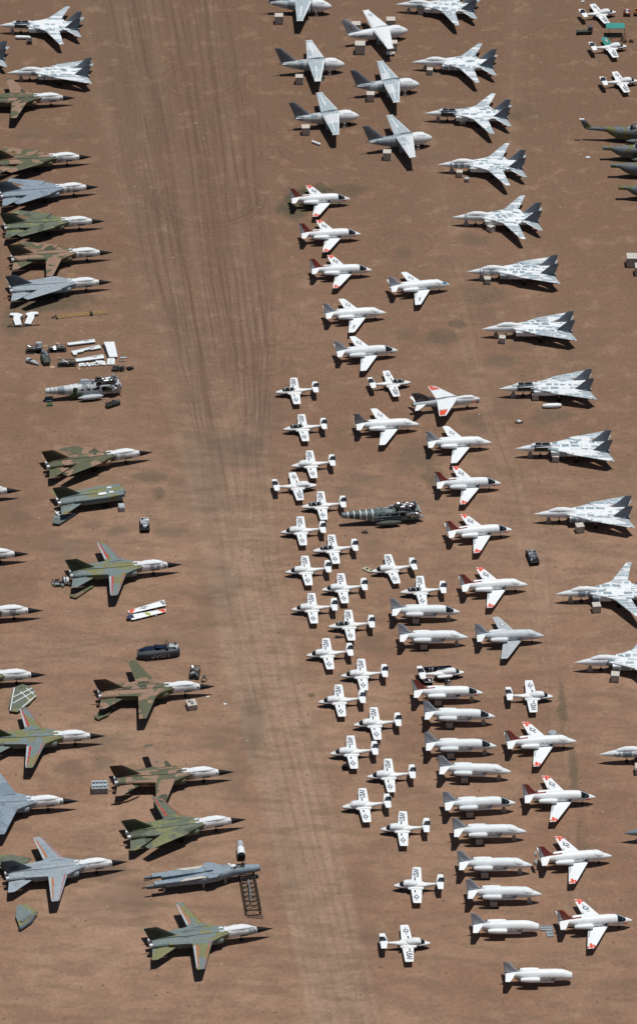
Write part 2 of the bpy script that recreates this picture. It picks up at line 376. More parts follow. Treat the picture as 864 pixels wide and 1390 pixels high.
def T39(tail='red', cockpit='dark', wings=True, wingmark='red', nose=None, blunt=False, body='white', opened=False, navy=False, dz=0.0):
    L = 13.1; R = empty('swept_wing_jet')
    st = [(0, 1.50, .06, .06), (.3, 1.53, .24, .22), (.8, 1.58, .44, .42), (1.5, 1.66, .64, .62), (2.3, 1.84, .80, .84), (3.1, 1.96, .90, 1.00), (4.2, 2.00, .96, 1.06),
          (8.2, 2.00, .96, 1.04), (9.8, 2.06, .80, .86), (11.4, 2.14, .52, .60), (12.6, 2.2, .28, .36), (13.1, 2.22, .14, .18)]
    st = [(a, z+dz, b, c) for a, z, b, c in st]
    bm_ = WHITE if body == 'white' else paint('light_blue_grey', (.55, .60, .63), .6, .15) if body == 'grey' else paint('chalky_white', (.76, .80, .81), .6, .12, 1.3, dirtamt=.12)
    s0 = 0
    if blunt: s0 = 1.75
    if nose == 'blue':
        hull(MB(), L, st, 0, 1.2, .3, caps=(True, False)).build('nose_cone', WHITE, R, True); s0 = 1.2
        m = MB(); m.rings([[(L/2-s, .42*k*st_at(st, s)[1]/.5*1.0, st_at(st, s)[0]+st_at(st, s)[2]*(1.02-.18*abs(k))) for k in (-1, -.5, 0, .5, 1)]+[(L/2-s, .42*k*st_at(st, s)[1]/.5, st_at(st, s)[0]+.3*st_at(st, s)[2]) for k in (1, .5, 0, -.5, -1)] for s in (.1, .8, 1.6)])
        m.build('nose_panel', BLUE, R)
    fo = hull(MB(), L, st, s0, 13.1).build('fuselage', bm_, R, True)
    if blunt:
        q = st_at(st, 1.75)
        hull(MB(), L, [(1.45, q[0]+.1, q[1]*.75, q[2]*.7), (1.6, q[0]+.05, q[1]*.95, q[2]*.92), (1.76, q[0], q[1]*1.02, q[2]*1.02)], 1.45, 1.76, .1).build('nose_bulkhead_cover', COATING, R, True)
    if cockpit == 'dark':
        c = [(.95, 1.92+dz, .20, .05), (1.35, 1.98+dz, .58, .26), (1.85, 2.08+dz, .74, .46), (2.3, 2.20+dz, .85, .58), (2.62, 2.30+dz, .86, .62)]
        hull(MB(), L, c, .95, 2.62, .2, 14).build('windscreen', GLASS, R, True)
        m = MB(); m.cyl((L/2-1.0, 0, 2.0+dz), (L/2-1.9, 0, 2.56+dz), .06, n=6); m.cyl((L/2-1.9, 0, 2.56+dz), (L/2-2.62, 0, 2.92+dz), .06, n=6)
        for sg in (-1, 1): m.cyl((L/2-1.75, sg*.50, 2.36+dz), (L/2-1.95, sg*.74, 1.95+dz), .05, n=6)
        m.build('windscreen_frame', WHITE, R)
        for sg in (-1, 1):
            m = MB(); m.box((L/2-1.35, sg*.60, 1.52+dz), (.6, .10, .26)); m.build('intake_mark', ORANGE if tail == 'red' else GREYMARK, R)
    elif not blunt:
        c = [(1.1, 1.94+dz, .16, .08), (1.8, 2.10+dz, .62, .42), (2.4, 2.28+dz, .78, .58), (3.2, 2.40+dz, .80, .66)]
        hull(MB(), L, c, 1.1, 3.2, .2, 14).build('windscreen_cover', bm_, R, True)
    # cabin windows and door outline
    for sg in (-1, 1):
        for k in range(3): MB().box((L/2-4.4-k*.95, sg*.93, 2.18+dz), (.24, .06, .26)).build('cabin_window', paint('covered_window', (.40, .42, .43)), R)
    for sg in (-1, 1):
        n_ = [(7.0, 1.94, .32, .32), (7.2, 1.94, .45, .45), (8.6, 1.96, .48, .48), (9.9, 2.0, .40, .40), (10.3, 2.0, .30, .30)]
        n_ = [(a, z+dz, b, c) for a, z, b, c in n_]
        nc = hull(MB(), L, n_, 7.0, 10.3, .3, 14, yo=sg*1.33).build('engine_nacelle', WHITE if body == 'white' else COATING, R, True)
        MB().cyl((L/2-10.25, sg*1.33, 2.08+dz), (L/2-10.6, sg*1.33, 2.08+dz), .25, .22).build('exhaust', DARK, nc, True)
        MB().box((L/2-8.6, sg*.85, 2.02+dz), (1.9, .35, .18)).build('pylon', bm_, R)
        if wings:
            wg = Wing(*wpts(L, sg, (4.25, .55, 1.18), (7.75, .55, 1.18), (7.75, 6.95, 1.55), (9.0, 6.95, 1.55)), .36, .13)
            wo = wg.mb().build('wing', WHITE if body != 'grey' else PALEG, R, True)
            if sg > 0:
                p, k = insignia(wg, wo, .48, .60, .50, MARKB if tail == 'red' else GREYMARK); k.build('star', WHITE, p)
            elif navy:
                m = MB(); wing_text(wg, m, 'NAVY', .5, .66, 1.7, .6); m.build('lettering', GREYMARK, wo)
            if wingmark == 'red':
                m = MB()
                wg.patch(m, .0, .22, .90, .99); wg.patch(m, .30, .62, .93, .985); wg.patch(m, .70, .98, .90, .97)
                wg.patch(m, .38, .72, .84, .93); wg.patch(m, .12, .38, .86, .91); wg.patch(m, .55, .80, .78, .85)
                m.build('tip_marking', ORANGE, wo)
            m = MB(); wg.patch(m, .86, .97, .06, .48, .012); m.build('flap', PALEG, wo)
        else:
            MB().box((L/2-6.0, sg*.72, 1.22+dz), (2.9, .5, .30)).build('wing_stub', bm_, R)
        tp = Wing(*wpts(L, sg, (11.0, .2, 2.55+dz), (12.75, .2, 2.55+dz), (12.1, 2.65, 2.68+dz), (12.95, 2.65, 2.68+dz)), .16, .08)
        tp.mb().build('tailplane', WHITE if body != 'grey' else COATING, R, True)
        # side insignia
        m = MB(); x0 = L/2-4.75; r = .27
        m.add([(x0+r*math.cos(t*math.pi/6), sg*.98, 1.75+dz+r*math.sin(t*math.pi/6)) for t in range(12)], [tuple(range(12))])
        m.add([(x0-2*r, sg*.985, 1.68+dz), (x0+2*r, sg*.985, 1.68+dz), (x0+2*r, sg*.985, 1.82+dz), (x0-2*r, sg*.985, 1.82+dz)], [(0, 1, 2, 3)])
        m.build('insignia', MARKB if tail == 'red' else GREYMARK, fo)
    zt = 4.88+dz
    fin = Wing((L/2-10.3, 0, 2.5+dz), (L/2-12.95, 0, 2.5+dz), (L/2-12.2, 0, zt), (L/2-13.25, 0, zt), .2, .1, (0, 1, 0))
    f2 = RED if tail == 'red' else FINPALE if tail == 'grey' else paint('brown_grey_fin', (.20, .20, .22), .6, .3, 2)
    fo2 = fin.mb().build('fin', f2, R, True)
    m = MB(); m.rings([[(L/2-8.6, -.06, 2.75+dz), (L/2-8.6, .06, 2.75+dz), (L/2-8.6, .06, 2.8+dz), (L/2-8.6, -.06, 2.8+dz)],
                       [(L/2-10.6, -.10, 2.5+dz), (L/2-10.6, .10, 2.5+dz), (L/2-10.6, .09, 2.98+dz), (L/2-10.6, -.09, 2.98+dz)],
                       [(L/2-11.1, -.10, 2.4+dz), (L/2-11.1, .10, 2.4+dz), (L/2-11.1, .09, 3.30+dz), (L/2-11.1, -.09, 3.30+dz)]])
    m.build('dorsal_fillet', f2, R)
    for sd in (-1, 1):
        m = MB(); fin.patch(m, .68, 1.0, .02, .93, .02, sd); m.build('rudder', paint('rudder_white', (.50, .52, .54), .6, .2, 3) if tail == 'red' else f2, fo2)
        if tail == 'grey':
            m = MB()
            for k in range(3): fin.patch(m, .2+.08*k, .62, .25+.2*k, .31+.2*k, .03, sd)
            m.build('fin_number', GREYMARK, fo2)
    if tail == 'red':
        m = MB(); m.rings([[(L/2-s, k*.16, 2.04+(1.0 if s < 9.5 else .80)+dz+.02*(1-abs(k))) for k in (-1, 0, 1)]+[(L/2-s, 0, 2.3+dz)] for s in (8.9, 10.6)]); m.build('spine_stripe', RED, R)
        m = MB()
        for sg in (-1, 1): m.box((L/2-11.9, sg*.30, 2.44+dz), (1.9, .10, .16))
        m.build('tail_stripe', RED, R)
    if opened:
        for k, (x, y, z) in enumerate(((-.4, -.5, 1.9), (-.2, .55, 2.9), (-.55, 0, 1.5))):
            m = MB(); m.cyl((-L/2-.15+x*.6, y, z), (-L/2-.55+x*.6, y*1.1, z), .62, .35, 16)
            m.build('tail_cone_shell', paint('dull_white_shell', (.5, .5, .48), .5, .3, 3), R, True)
    if wings:
        wheel(R, L/2-2.3, 0, .22, .16, 1.2, 'nose_gear')
        for sg in (-1, 1): wheel(R, L/2-6.9, sg*1.25, .34, .22, 1.2, 'main_gear')
    return R
def rot2(p, piv, ang, sg):
    "rotate (s, y) about the wing pivot so the tip goes aft"
    ds, dy = p[0]-piv[0], p[1]-piv[1]; c, s = math.cos(ang), math.sin(ang)
    return (piv[0]+ds*c+dy*s, piv[1]-ds*s+dy*c, p[2])
def F14(sweep='spread', cockpit='cover', dark=False, oneside=None):
    L = 19.2; R = empty('twin_fin_fighter')
    skin = TOM if not dark else FINGREY
    st = [(0, 2.0, .03, .03, 2), (.5, 2.0, .16, .15, 2), (1.6, 2.03, .45, .44, 2), (2.8, 2.08, .64, .66, 2), (4.2, 2.12, .76, .84, 2.2), (6.5, 2.15, .82, .88, 2.4), (9, 2.2, .85, .6, 2.6), (13, 2.15, .8, .42, 2.6), (17, 2.05, .6, .25, 2.6), (18.2, 2.0, .5, .12, 2.6)]
    hull(MB(), L, st, 0, 2.6, .3, caps=(True, False)).build('nose_cone', COATING if not dark else FINGREY, R, True)
    hull(MB(), L, st, 2.6, 18.2, .5, caps=(False, True)).build('fuselage', skin, R, True)
    c = [(2.7, 2.68, .08, .05), (3.5, 2.80, .42, .32), (4.6, 2.92, .56, .56), (6.0, 2.92, .58, .58), (7.4, 2.80, .50, .44), (8.8, 2.6, .32, .26)]
    if cockpit == 'cover':
        hull(MB(), L, c, 2.7, 8.8, .3, 14).build('canopy_cover', COATING if not dark else FINGREY, R, True)
    else:
        hull(MB(), L, c, 2.7, 3.9, .3, 14).build('windscreen_cover', COATING, R, True)
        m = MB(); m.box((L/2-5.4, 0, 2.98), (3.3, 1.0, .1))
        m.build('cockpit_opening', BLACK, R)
        for s in (4.5, 6.0): MB().box((L/2-s-.2, 0, 3.02), (.34, .5, .5)).build('seat', DARK, R)
        m = MB()
        for s in (3.9, 5.2, 6.8):
            m.box((L/2-s, 0, 3.02), (.12, 1.1, .12))
        for sg in (-1, 1): m.box((L/2-5.4, sg*.54, 2.99), (3.2, .10, .12))
        m.build('cockpit_sill', GULL, R)
        hull(MB(), L, c, 6.9, 8.8, .3, 14).build('spine_fairing', skin, R, True)
        m = MB()
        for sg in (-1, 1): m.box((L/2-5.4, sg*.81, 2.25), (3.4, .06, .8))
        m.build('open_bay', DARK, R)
    # broad centre body between the engines
    pan = [(6.2, 2.28, .75, .28, 3), (8, 2.32, 1.7, .30, 4), (10, 2.34, 2.3, .32, 4), (14, 2.25, 2.35, .26, 4), (16.5, 2.12, 2.1, .18, 4), (17.6, 2.05, 1.2, .10, 4)]
    hull(MB(), L, pan, 6.2, 17.6, .5, 24).build('centre_body', skin, R, True)
    for sg in (-1, 1):
        n_ = [(7.0, 1.72, .42, .52, 5), (9, 1.70, .48, .60, 4), (12, 1.72, .60, .64, 2.6), (16, 1.9, .60, .60, 2), (17.9, 2.0, .50, .50, 2)]
        nc = hull(MB(), L, n_, 7.0, 17.9, .6, 18, yo=sg*1.45).build('engine_nacelle', skin, R, True)
        MB().cyl((L/2-17.85, sg*1.45, 2.0), (L/2-18.7, sg*1.45, 2.0), .46, .34, 16).build('exhaust', FINGREY, nc, True)
        MB().box((L/2-7.0, sg*1.45, 1.72), (.06, .62, .8)).build('intake_mouth', BLACK, nc)
        m = MB(); gl = [(6.8, .7), (8.4, 1.7), (11.3, 3.15), (12.2, 3.35), (14.6, 3.0), (15.0, 1.8), (8, .8)]
        m.poly([(L/2-a, sg*b) for a, b in (gl if sg < 0 else gl)], 2.18, 2.46); m.build('wing_glove', skin, R)
        piv = (11.6, 2.7)
        base = [(10.6, 2.4, 2.36), (14.0, 2.4, 2.36), (14.6, 9.6, 2.30), (15.6, 9.6, 2.30)]
        a = {'spread': math.radians(1), 'swept': math.radians(43)}[sweep]
        if sweep == 'swept': base = [(10.6, 2.4, 2.50), (14.0, 2.4, 2.50), (14.5, 9.4, 2.42), (15.6, 9.4, 2.42)]
        pts = [rot2(p, piv, a, sg) for p in base]
        wg = Wing(*wpts(L, sg, *pts), .30, .12)
        wo = wg.mb().build('wing', TOMW if not dark else FINGREY, R, True)
        m = MB(); wg.patch(m, .70, .74, .15, .95, .012); wg.patch(m, .13, .16, .12, .96, .012)
        wg.patch(m, .13, .96, .47, .49, .012); wg.patch(m, .96, 1.0, .9, .99, .012); m.build('tape_strip', COATING, wo)
        tp = Wing(*wpts(L, sg, (15.6, 1.95, 2.0), (18.3, 1.95, 2.0), (18.6, 4.95, 1.85), (19.5, 4.95, 1.85)), .20, .08)
        to = tp.mb().build('tailplane', paint('tailplane_grey', (.36, .42, .45), .6, .15) if not dark else FINGREY, R, True)
        m = MB(); tp.patch(m, .0, .12, .05, .98, .015); m.build('tape_strip', COATING, to)
        fn = Wing((L/2-15.2, sg*1.62, 2.4), (L/2-18.4, sg*1.62, 2.4), (L/2-17.9, sg*1.85, 4.95), (L/2-19.2, sg*1.85, 4.95), .2, .1, (0, 1, 0))
        fn.mb().build('fin', FINGREY, R, True)
        wheel(R, L/2-12.0, sg*2.3, .42, .26, 1.7, 'main_gear')
    wheel(R, L/2-5.0, 0, .3, .3, 1.5, 'nose_gear')
    return R
def S3(body='grey'):
    L = 14.6; R = empty('patrol_jet')
    whole = body == 'white'
    st = [(0, 2.05, .06, .06, 2), (.3, 2.05, .40, .40, 2), (1.0, 2.08, .82, .86, 2), (2.0, 2.14, 1.14, 1.26, 2.2), (3.2, 2.2, 1.25, 1.42, 2.4), (7.5, 2.2, 1.2, 1.40, 2.6), (9.5, 2.35, 1.08, 1.20, 2.4), (12, 2.6, .80, .90, 2.2), (14, 2.85, .42, .50, 2), (14.6, 2.9, .16, .20, 2)]
    hull(MB(), L, st, 0, 4.5, .35, caps=(True, False)).build('forward_fuselage', COATING, R, True)
    hull(MB(), L, st, 4.5, 14.6, .5, caps=(False, True)).build('rear_fuselage', COATING if whole else VIKB, R, True)
    c = [(1.1, 2.78, .3, .1), (2.0, 3.1, .85, .42), (3.2, 3.22, .95, .50), (4.8, 3.15, .8, .42)]
    hull(MB(), L, c, 1.2, 4.8, .35, 16).build('canopy_cover', COATING, R, True)
    for sg in (-1, 1):
        wg = Wing(*wpts(L, sg, (4.6, .5, 3.62), (8.6, .5, 3.56), (6.5, 9.9, 3.30), (7.85, 9.9, 3.30)), .5, .16)
        wo = wg.mb().build('wing', COATING if whole else VIK, R, True)
        m = MB(); wg.patch(m, .0, .10, .05, .99, .015); wg.patch(m, .12, .9, .46, .475, .015); wg.patch(m, .50, .60, .30, .88, .015)
        m.build('tape_strip', COATING, wo)
        m = MB(); wg.patch(m, .88, .96, .05, .75, .016); m.build('flap_gap', FINPALE, wo)
        t = MB(); t.cyl((L/2-6.35, sg*9.95, 3.30), (L/2-8.0, sg*9.95, 3.28), .13, .1, 10); t.build('wingtip_pod', COATING, wo, True)
        if sg > 0 and whole:
            p, k = insignia(wg, wo, .45, .70, .5, FINGREY); k.build('star', WHITE, p)
        n_ = [(5.0, 2.25, .6, .6), (5.3, 2.25, .74, .74), (6.8, 2.25, .74, .74), (8.0, 2.3, .5, .5)]
        nc = hull(MB(), L, n_, 5.0, 8.0, .4, 16, yo=sg*2.45).build('engine_nacelle', GULL if not whole else COATING, R, True)
        MB().cyl((L/2-7.9, sg*2.45, 2.3), (L/2-8.5, sg*2.45, 2.3), .42, .2).build('exhaust', FINGREY, nc, True)
        MB().box((L/2-6.6, sg*2.45, 3.1), (2.0, .24, .5)).build('pylon', GULL, R)
        MB().box((L/2-13.1, sg*.42, 2.95), (2.4, .36, .12)).build('tailplane_stub', COATING, R)
        m = MB(); m.box((L/2-7.3, sg*1.35, .72), (1.1, .6, 1.3)); g = m.build('wheel_cover', GULL, R)
    f = Wing((L/2-10.4, 0, 2.9), (L/2-14.5, 0, 3.05), (L/2-14.55, 0, 6.93), (L/2-16.0, 0, 6.93), .34, .16, (0, 1, 0))
    fo = f.mb().build('fin', FINPALE if whole else FINGREY, R, True)
    for sd in (-1, 1):
        m = MB(); m.add([f.P(.45+.05*math.cos(t), .76+.028*math.sin(t), .03, sd) for t in [i*math.pi/5 for i in range(10)]], [tuple(range(10))])
        f.patch(m, .06, .70, .35, .365, .02, sd)
        m.build('fin_badge', GULL, fo)
        if whole:
            m = MB(); f.patch(m, .42, .56, .46, .58, .03, sd); f.patch(m, .48, .60, .30, .36, .03, sd); m.build('fin_code', FINGREY, fo)
    if whole:
        m = MB(); flat_text(m, 'NAVY', (L/2-11.0, -1.0, 2.6), (1, 0, 0), (0, 0, 1), 1.9, .55); m.build('lettering', FINGREY, R)
    MB().cyl((L/2-14.5, 0, 2.9), (L/2-15.2, 0, 2.92), .1, .07, 8).build('tail_boom', GULL, R)
    wheel(R, L/2-2.2, 0, .3, .3, 1.2, 'nose_gear')
    return R
def F111(scheme='tan', wing=('spread', 'spread'), marks=None, cut=None, nolead=False, code=None, bare=False):
    L = 21.9; R = empty('swing_wing_bomber')
    skin = {'tan': CAM_TAN, 'green': CAM_GRN, 'blue': CAM_BLU, 'grey': CAM_GRY, 'light': CAM_LGT}[scheme]
    fin = {'tan': FIN_TAN, 'green': FIN_GRN, 'blue': FIN_GRN, 'grey': FIN_GRY, 'light': FIN_GRY}[scheme]
    st = [(0, 1.75, .02, .02, 2), (.5, 1.77, .12, .12, 2), (1.6, 1.82, .36, .36, 2), (2.9, 1.9, .58, .60, 2), (4.2, 2.02, .74, .84, 2.2), (6.0, 2.14, .86, 1.0, 2.4), (8.2, 2.12, .98, .95, 2.6),
          (9.6, 2.1, 1.35, .88, 3), (12, 2.1, 1.75, .84, 3.4), (17, 2.1, 1.72, .80, 3.4), (20.0, 2.1, 1.5, .72, 3), (21.2, 2.1, 1.35, .60, 3)]
    end = 21.2; a0 = 8.0
    if not cut:
        hull(MB(), L, st, 0, 2.9, .3, caps=(True, False)).build('radome', BLACK, R, True)
        hull(MB(), L, st, 2.9, 8.0, .35, caps=(False, False)).build('forward_fuselage', FWDW, R, True)
        c = [(3.6, 2.78, .1, .06), (4.4, 2.86, .5, .26), (5.4, 3.0, .68, .36), (7.0, 3.0, .7, .34), (8.6, 2.85, .55, .28)]
        hull(MB(), L, c, 3.6, 8.6, .3, 14).build('canopy_cover', COATING, R, True)
        m = MB()
        for sg in (-1, 1):
            m.box((L/2-3.3, sg*.55, 2.15), (.5, .10, .3)); m.box((L/2-5.2, sg*.80, 1.75), (1.4, .10, .35))
        m.build('bare_panel', paint('bare_bay_grey', (.10, .11, .11), .7, .4, 4), R)
        wheel(R, L/2-5.6, 0, .3, .34, 1.4, 'nose_gear')
    else:
        a0 = 8.4
        q = st_at(st, 8.4); MB().box((L/2-8.36, 0, 2.1), (.1, q[1]*1.8, q[2]*1.7)).build('cut_bulkhead', DARK, R)
        m = MB()
        for k in range(7): m.box((L/2-8.5+random.uniform(-.3, .3), random.uniform(-1, 1), random.uniform(1.5, 3.0)), (random.uniform(.2, .7), .3, random.uniform(.2, .5)))
        m.build('torn_frame', HULLW, R)
        m = MB()
        m.box((L/2-11.0, 0, 2.965), (.9, 2.2, .05)); m.box((L/2-12.8, -.9, 2.96), (1.6, .9, .05)); m.build('film_patch', COATING, R)
    hull(MB(), L, st, a0, end, .5, 24).build('fuselage', skin, R, True)
    # raised spine
    sp = [(8.2, 2.95, .5, .12), (11, 3.0, .6, .16), (15, 2.98, .5, .2), (17.5, 2.95, .3, .25), (20.8, 2.8, .12, .2)]
    hull(MB(), L, sp, max(a0, 8.2), 20.8, .6, 12).build('spine', skin, R, True)
    if not cut:
        m = MB()
        for x, y, w_, h in ((8.4, 0, .5, 1.3), (8.9, .5, .9, .35), (8.9, -.5, .7, .3), (9.4, 0, .22, 1.0)): m.box((L/2-x, y, 3.02), (w_, h, .12))
        m.build('tape_patch', COATING, R)
    for sg in (-1, 1):
        side = wing[0] if sg > 0 else wing[1]
        # glove and shoulder
        m = MB(); m.poly([(L/2-a, sg*b) for a, b in ((8.6, .9), (8.6, 1.9), (12, 2.2), (18.5, 1.9), (18.5, 1.0))] if cut else [(L/2-a, sg*b) for a, b in ((7.6, .85), (9.4, 1.55), (11.6, 2.75), (12.8, 2.85), (15.2, 2.25), (18.5, 1.9), (18.5, 1.0), (8, .5))], 2.35, 2.72)
        m.build('wing_glove', skin, R)
        n_ = [(9.0, 1.72, .50, .52, 2.2), (9.6, 1.7, .62, .62, 2.2), (13, 1.72, .62, .6, 2.4), (17, 1.75, .55, .5, 2.4)]
        nc = hull(MB(), L, n_, 9.0, 17, .6, 14, yo=sg*1.25).build('engine_intake', skin, R, True)
        MB().cyl((L/2-8.98, sg*1.3, 1.72), (L/2-9.1, sg*1.3, 1.72), .42, .42, 14).build('intake_mouth', BLACK, nc)
        e = MB(); e.cyl((L/2-20.6, sg*.75, 2.1), (L/2-21.75, sg*.75, 2.1), .58, .46, 16); e.build('exhaust', ALU, R, True)
        if side != 'none':
            piv = (12.2, 2.3)
            zz = 2.66 if side == 'spread' else 2.80
            base = [(10.95, 1.9, zz), (14.5, 1.9, zz), (13.7, 9.5, zz-.08), (15.1, 9.5, zz-.08)]
            a = math.radians(1 if side == 'spread' else 49)
            wg = Wing(*wpts(L, sg, *[rot2(p, piv, a, sg) for p in base]), .34, .14)
            wo = wg.mb().build('wing', skin, R, True)
            if marks and side == 'spread':
                c1 = {'red': paint('dull_red_flap_bay', (.50, .035, .03), .6, .3, 3), 'orange': ORANGE2}[marks]
                m = MB(); wg.patch(m, .70, .84, .16, .50, .02); wg.patch(m, .72, .85, .52, .92, .02); m.build('flap_bay', c1, wo)
                m = MB(); wg.patch(m, .085, .14, .06, .97, .02); m.build('leading_edge_stripe', paint('dull_red_stripe', (.46, .04, .035), .6, .3, 3), wo)
                m = MB(); wg.patch(m, .86, .99, .15, .94, .02); m.build('flap', PALEG if scheme != 'green' else skin, wo)
                m = MB()
                for k in range(5): wg.patch(m, .74, .86, .22+.15*k, .235+.15*k, .035)
                m.build('flap_track', ALU, wo)
        tp = Wing(*wpts(L, sg, (16.9, 1.65, 2.05), (21.4, 1.65, 2.05), (20.9, 4.5, 1.98), (22.0, 4.5, 1.98)), .24, .1)
        if not (bare and sg < 0): tp.mb().build('tailplane', skin, R, True)
        wheel(R, L/2-12.3, sg*1.5, .55, .4, 1.5, 'main_gear')
    f = Wing((L/2-16.2, 0, 2.75), (L/2-21.5, 0, 2.7), (L/2-20.2, 0, 5.45), (L/2-22.6, 0, 5.45), .3, .12, (0, 1, 0))
    fo = f.mb().build('fin', fin, R, True)
    if code:
        m = MB(); vs, fs = text_geo(code); w_ = 1.9; x0 = L/2-20.2
        flat_text(m, code, (x0, -.22, 3.7), (1, 0, 0), (0, 0, 1), 1.5, .62); m.build('fin_lettering', BLACK, fo)
    MB().cyl((L/2-21.0, 0, 2.0), (L/2-22.9, 0, 1.95), .09, .05, 8).build('tail_mast', DARK, R)
    return R
def A7():
    L = 13.8; R = empty('attack_jet')
    st = [(0, 2.1, .12, .12, 2), (.4, 2.08, .32, .34, 2), (1.2, 2.0, .52, .66, 2.2), (2.6, 2.0, .62, .85, 2.4), (5, 2.0, .66, .88, 2.4), (9, 2.05, .66, .80, 2.2), (12, 2.15, .58, .60, 2), (13.8, 2.2, .46, .46, 2)]
    hull(MB(), L, st, 0, 7.0, .35, caps=(True, False)).build('forward_fuselage', COATING, R, True)
    hull(MB(), L, st, 7.0, 13.8, .5, caps=(False, True)).build('rear_fuselage', PALEG, R, True)
    c = [(.9, 2.5, .2, .1), (1.7, 2.75, .42, .3), (3.0, 2.85, .45, .32), (5, 2.8, .35, .2)]
    hull(MB(), L, c, .9, 5, .3, 14).build('canopy_cover', COATING, R, True)
    MB().cyl((L/2-.85, 0, 1.5), (L/2-.2, 0, 1.5), .40, .36, 14).build('chin_intake', FINGREY, R, True)
    m = MB(); m.box((L/2-1.3, -.56, 1.75), (1.0, .1, .2)); m.build('intake_stripe', ORANGE, R)
    MB().cyl((L/2-13.75, 0, 2.2), (L/2-14.0, 0, 2.2), .40, .36, 14).build('exhaust', DARK, R, True)
    for sg in (-1, 1):
        wg = Wing(*wpts(L, sg, (4.7, .4, 2.95), (9.0, .4, 2.9), (8.2, 5.85, 2.55), (9.6, 5.85, 2.55)), .36, .13)
        wo = wg.mb().build('wing', COATING, R, True)
        m = MB(); wg.patch(m, .20, .92, .66, .97); m.build('tip_marking', ORANGE, wo)
        m = MB(); wg.patch(m, .03, .97, .62, .635); m.build('fold_line', FINGREY, wo)
        if sg > 0:
            p, k = insignia(wg, wo, .45, .86, .36, MARKB); k.build('star', WHITE, p)
        tp = Wing(*wpts(L, sg, (11.2, .5, 2.25), (13.2, .5, 2.25), (13.3, 2.75, 2.4), (14.0, 2.75, 2.4)), .16, .08)
        tp.mb().build('tailplane', WHITE, R, True)
        wheel(R, L/2-7.6, sg*1.2, .34, .22, 1.5, 'main_gear')
    f = Wing((L/2-8.9, 0, 2.75), (L/2-13.2, 0, 2.6), (L/2-12.6, 0, 4.9), (L/2-14.2, 0, 4.9), .24, .1, (0, 1, 0))
    f.mb().build('fin', FIN_A7, R, True)
    wheel(R, L/2-2.6, 0, .26, .3, 1.2, 'nose_gear')
    return R
def clutter(m, cx, cy, cz, dx, dy, dz, n, seed):
    r = random.Random(seed)
    for k in range(n):
        p = (cx+r.uniform(-dx, dx), cy+r.uniform(-dy, dy), cz+r.uniform(0, dz))
        if r.random() < .5: m.box(p, (r.uniform(.2, .7), r.uniform(.2, .6), r.uniform(.15, .5)), r.uniform(0, 3), (r.uniform(-.5, .5), 'X'))
        else:
            q = (p[0]+r.uniform(-.7, .7), p[1]+r.uniform(-.4, .4), p[2]+r.uniform(-.1, .3)); m.cyl(p, q, r.uniform(.06, .22), n=8)
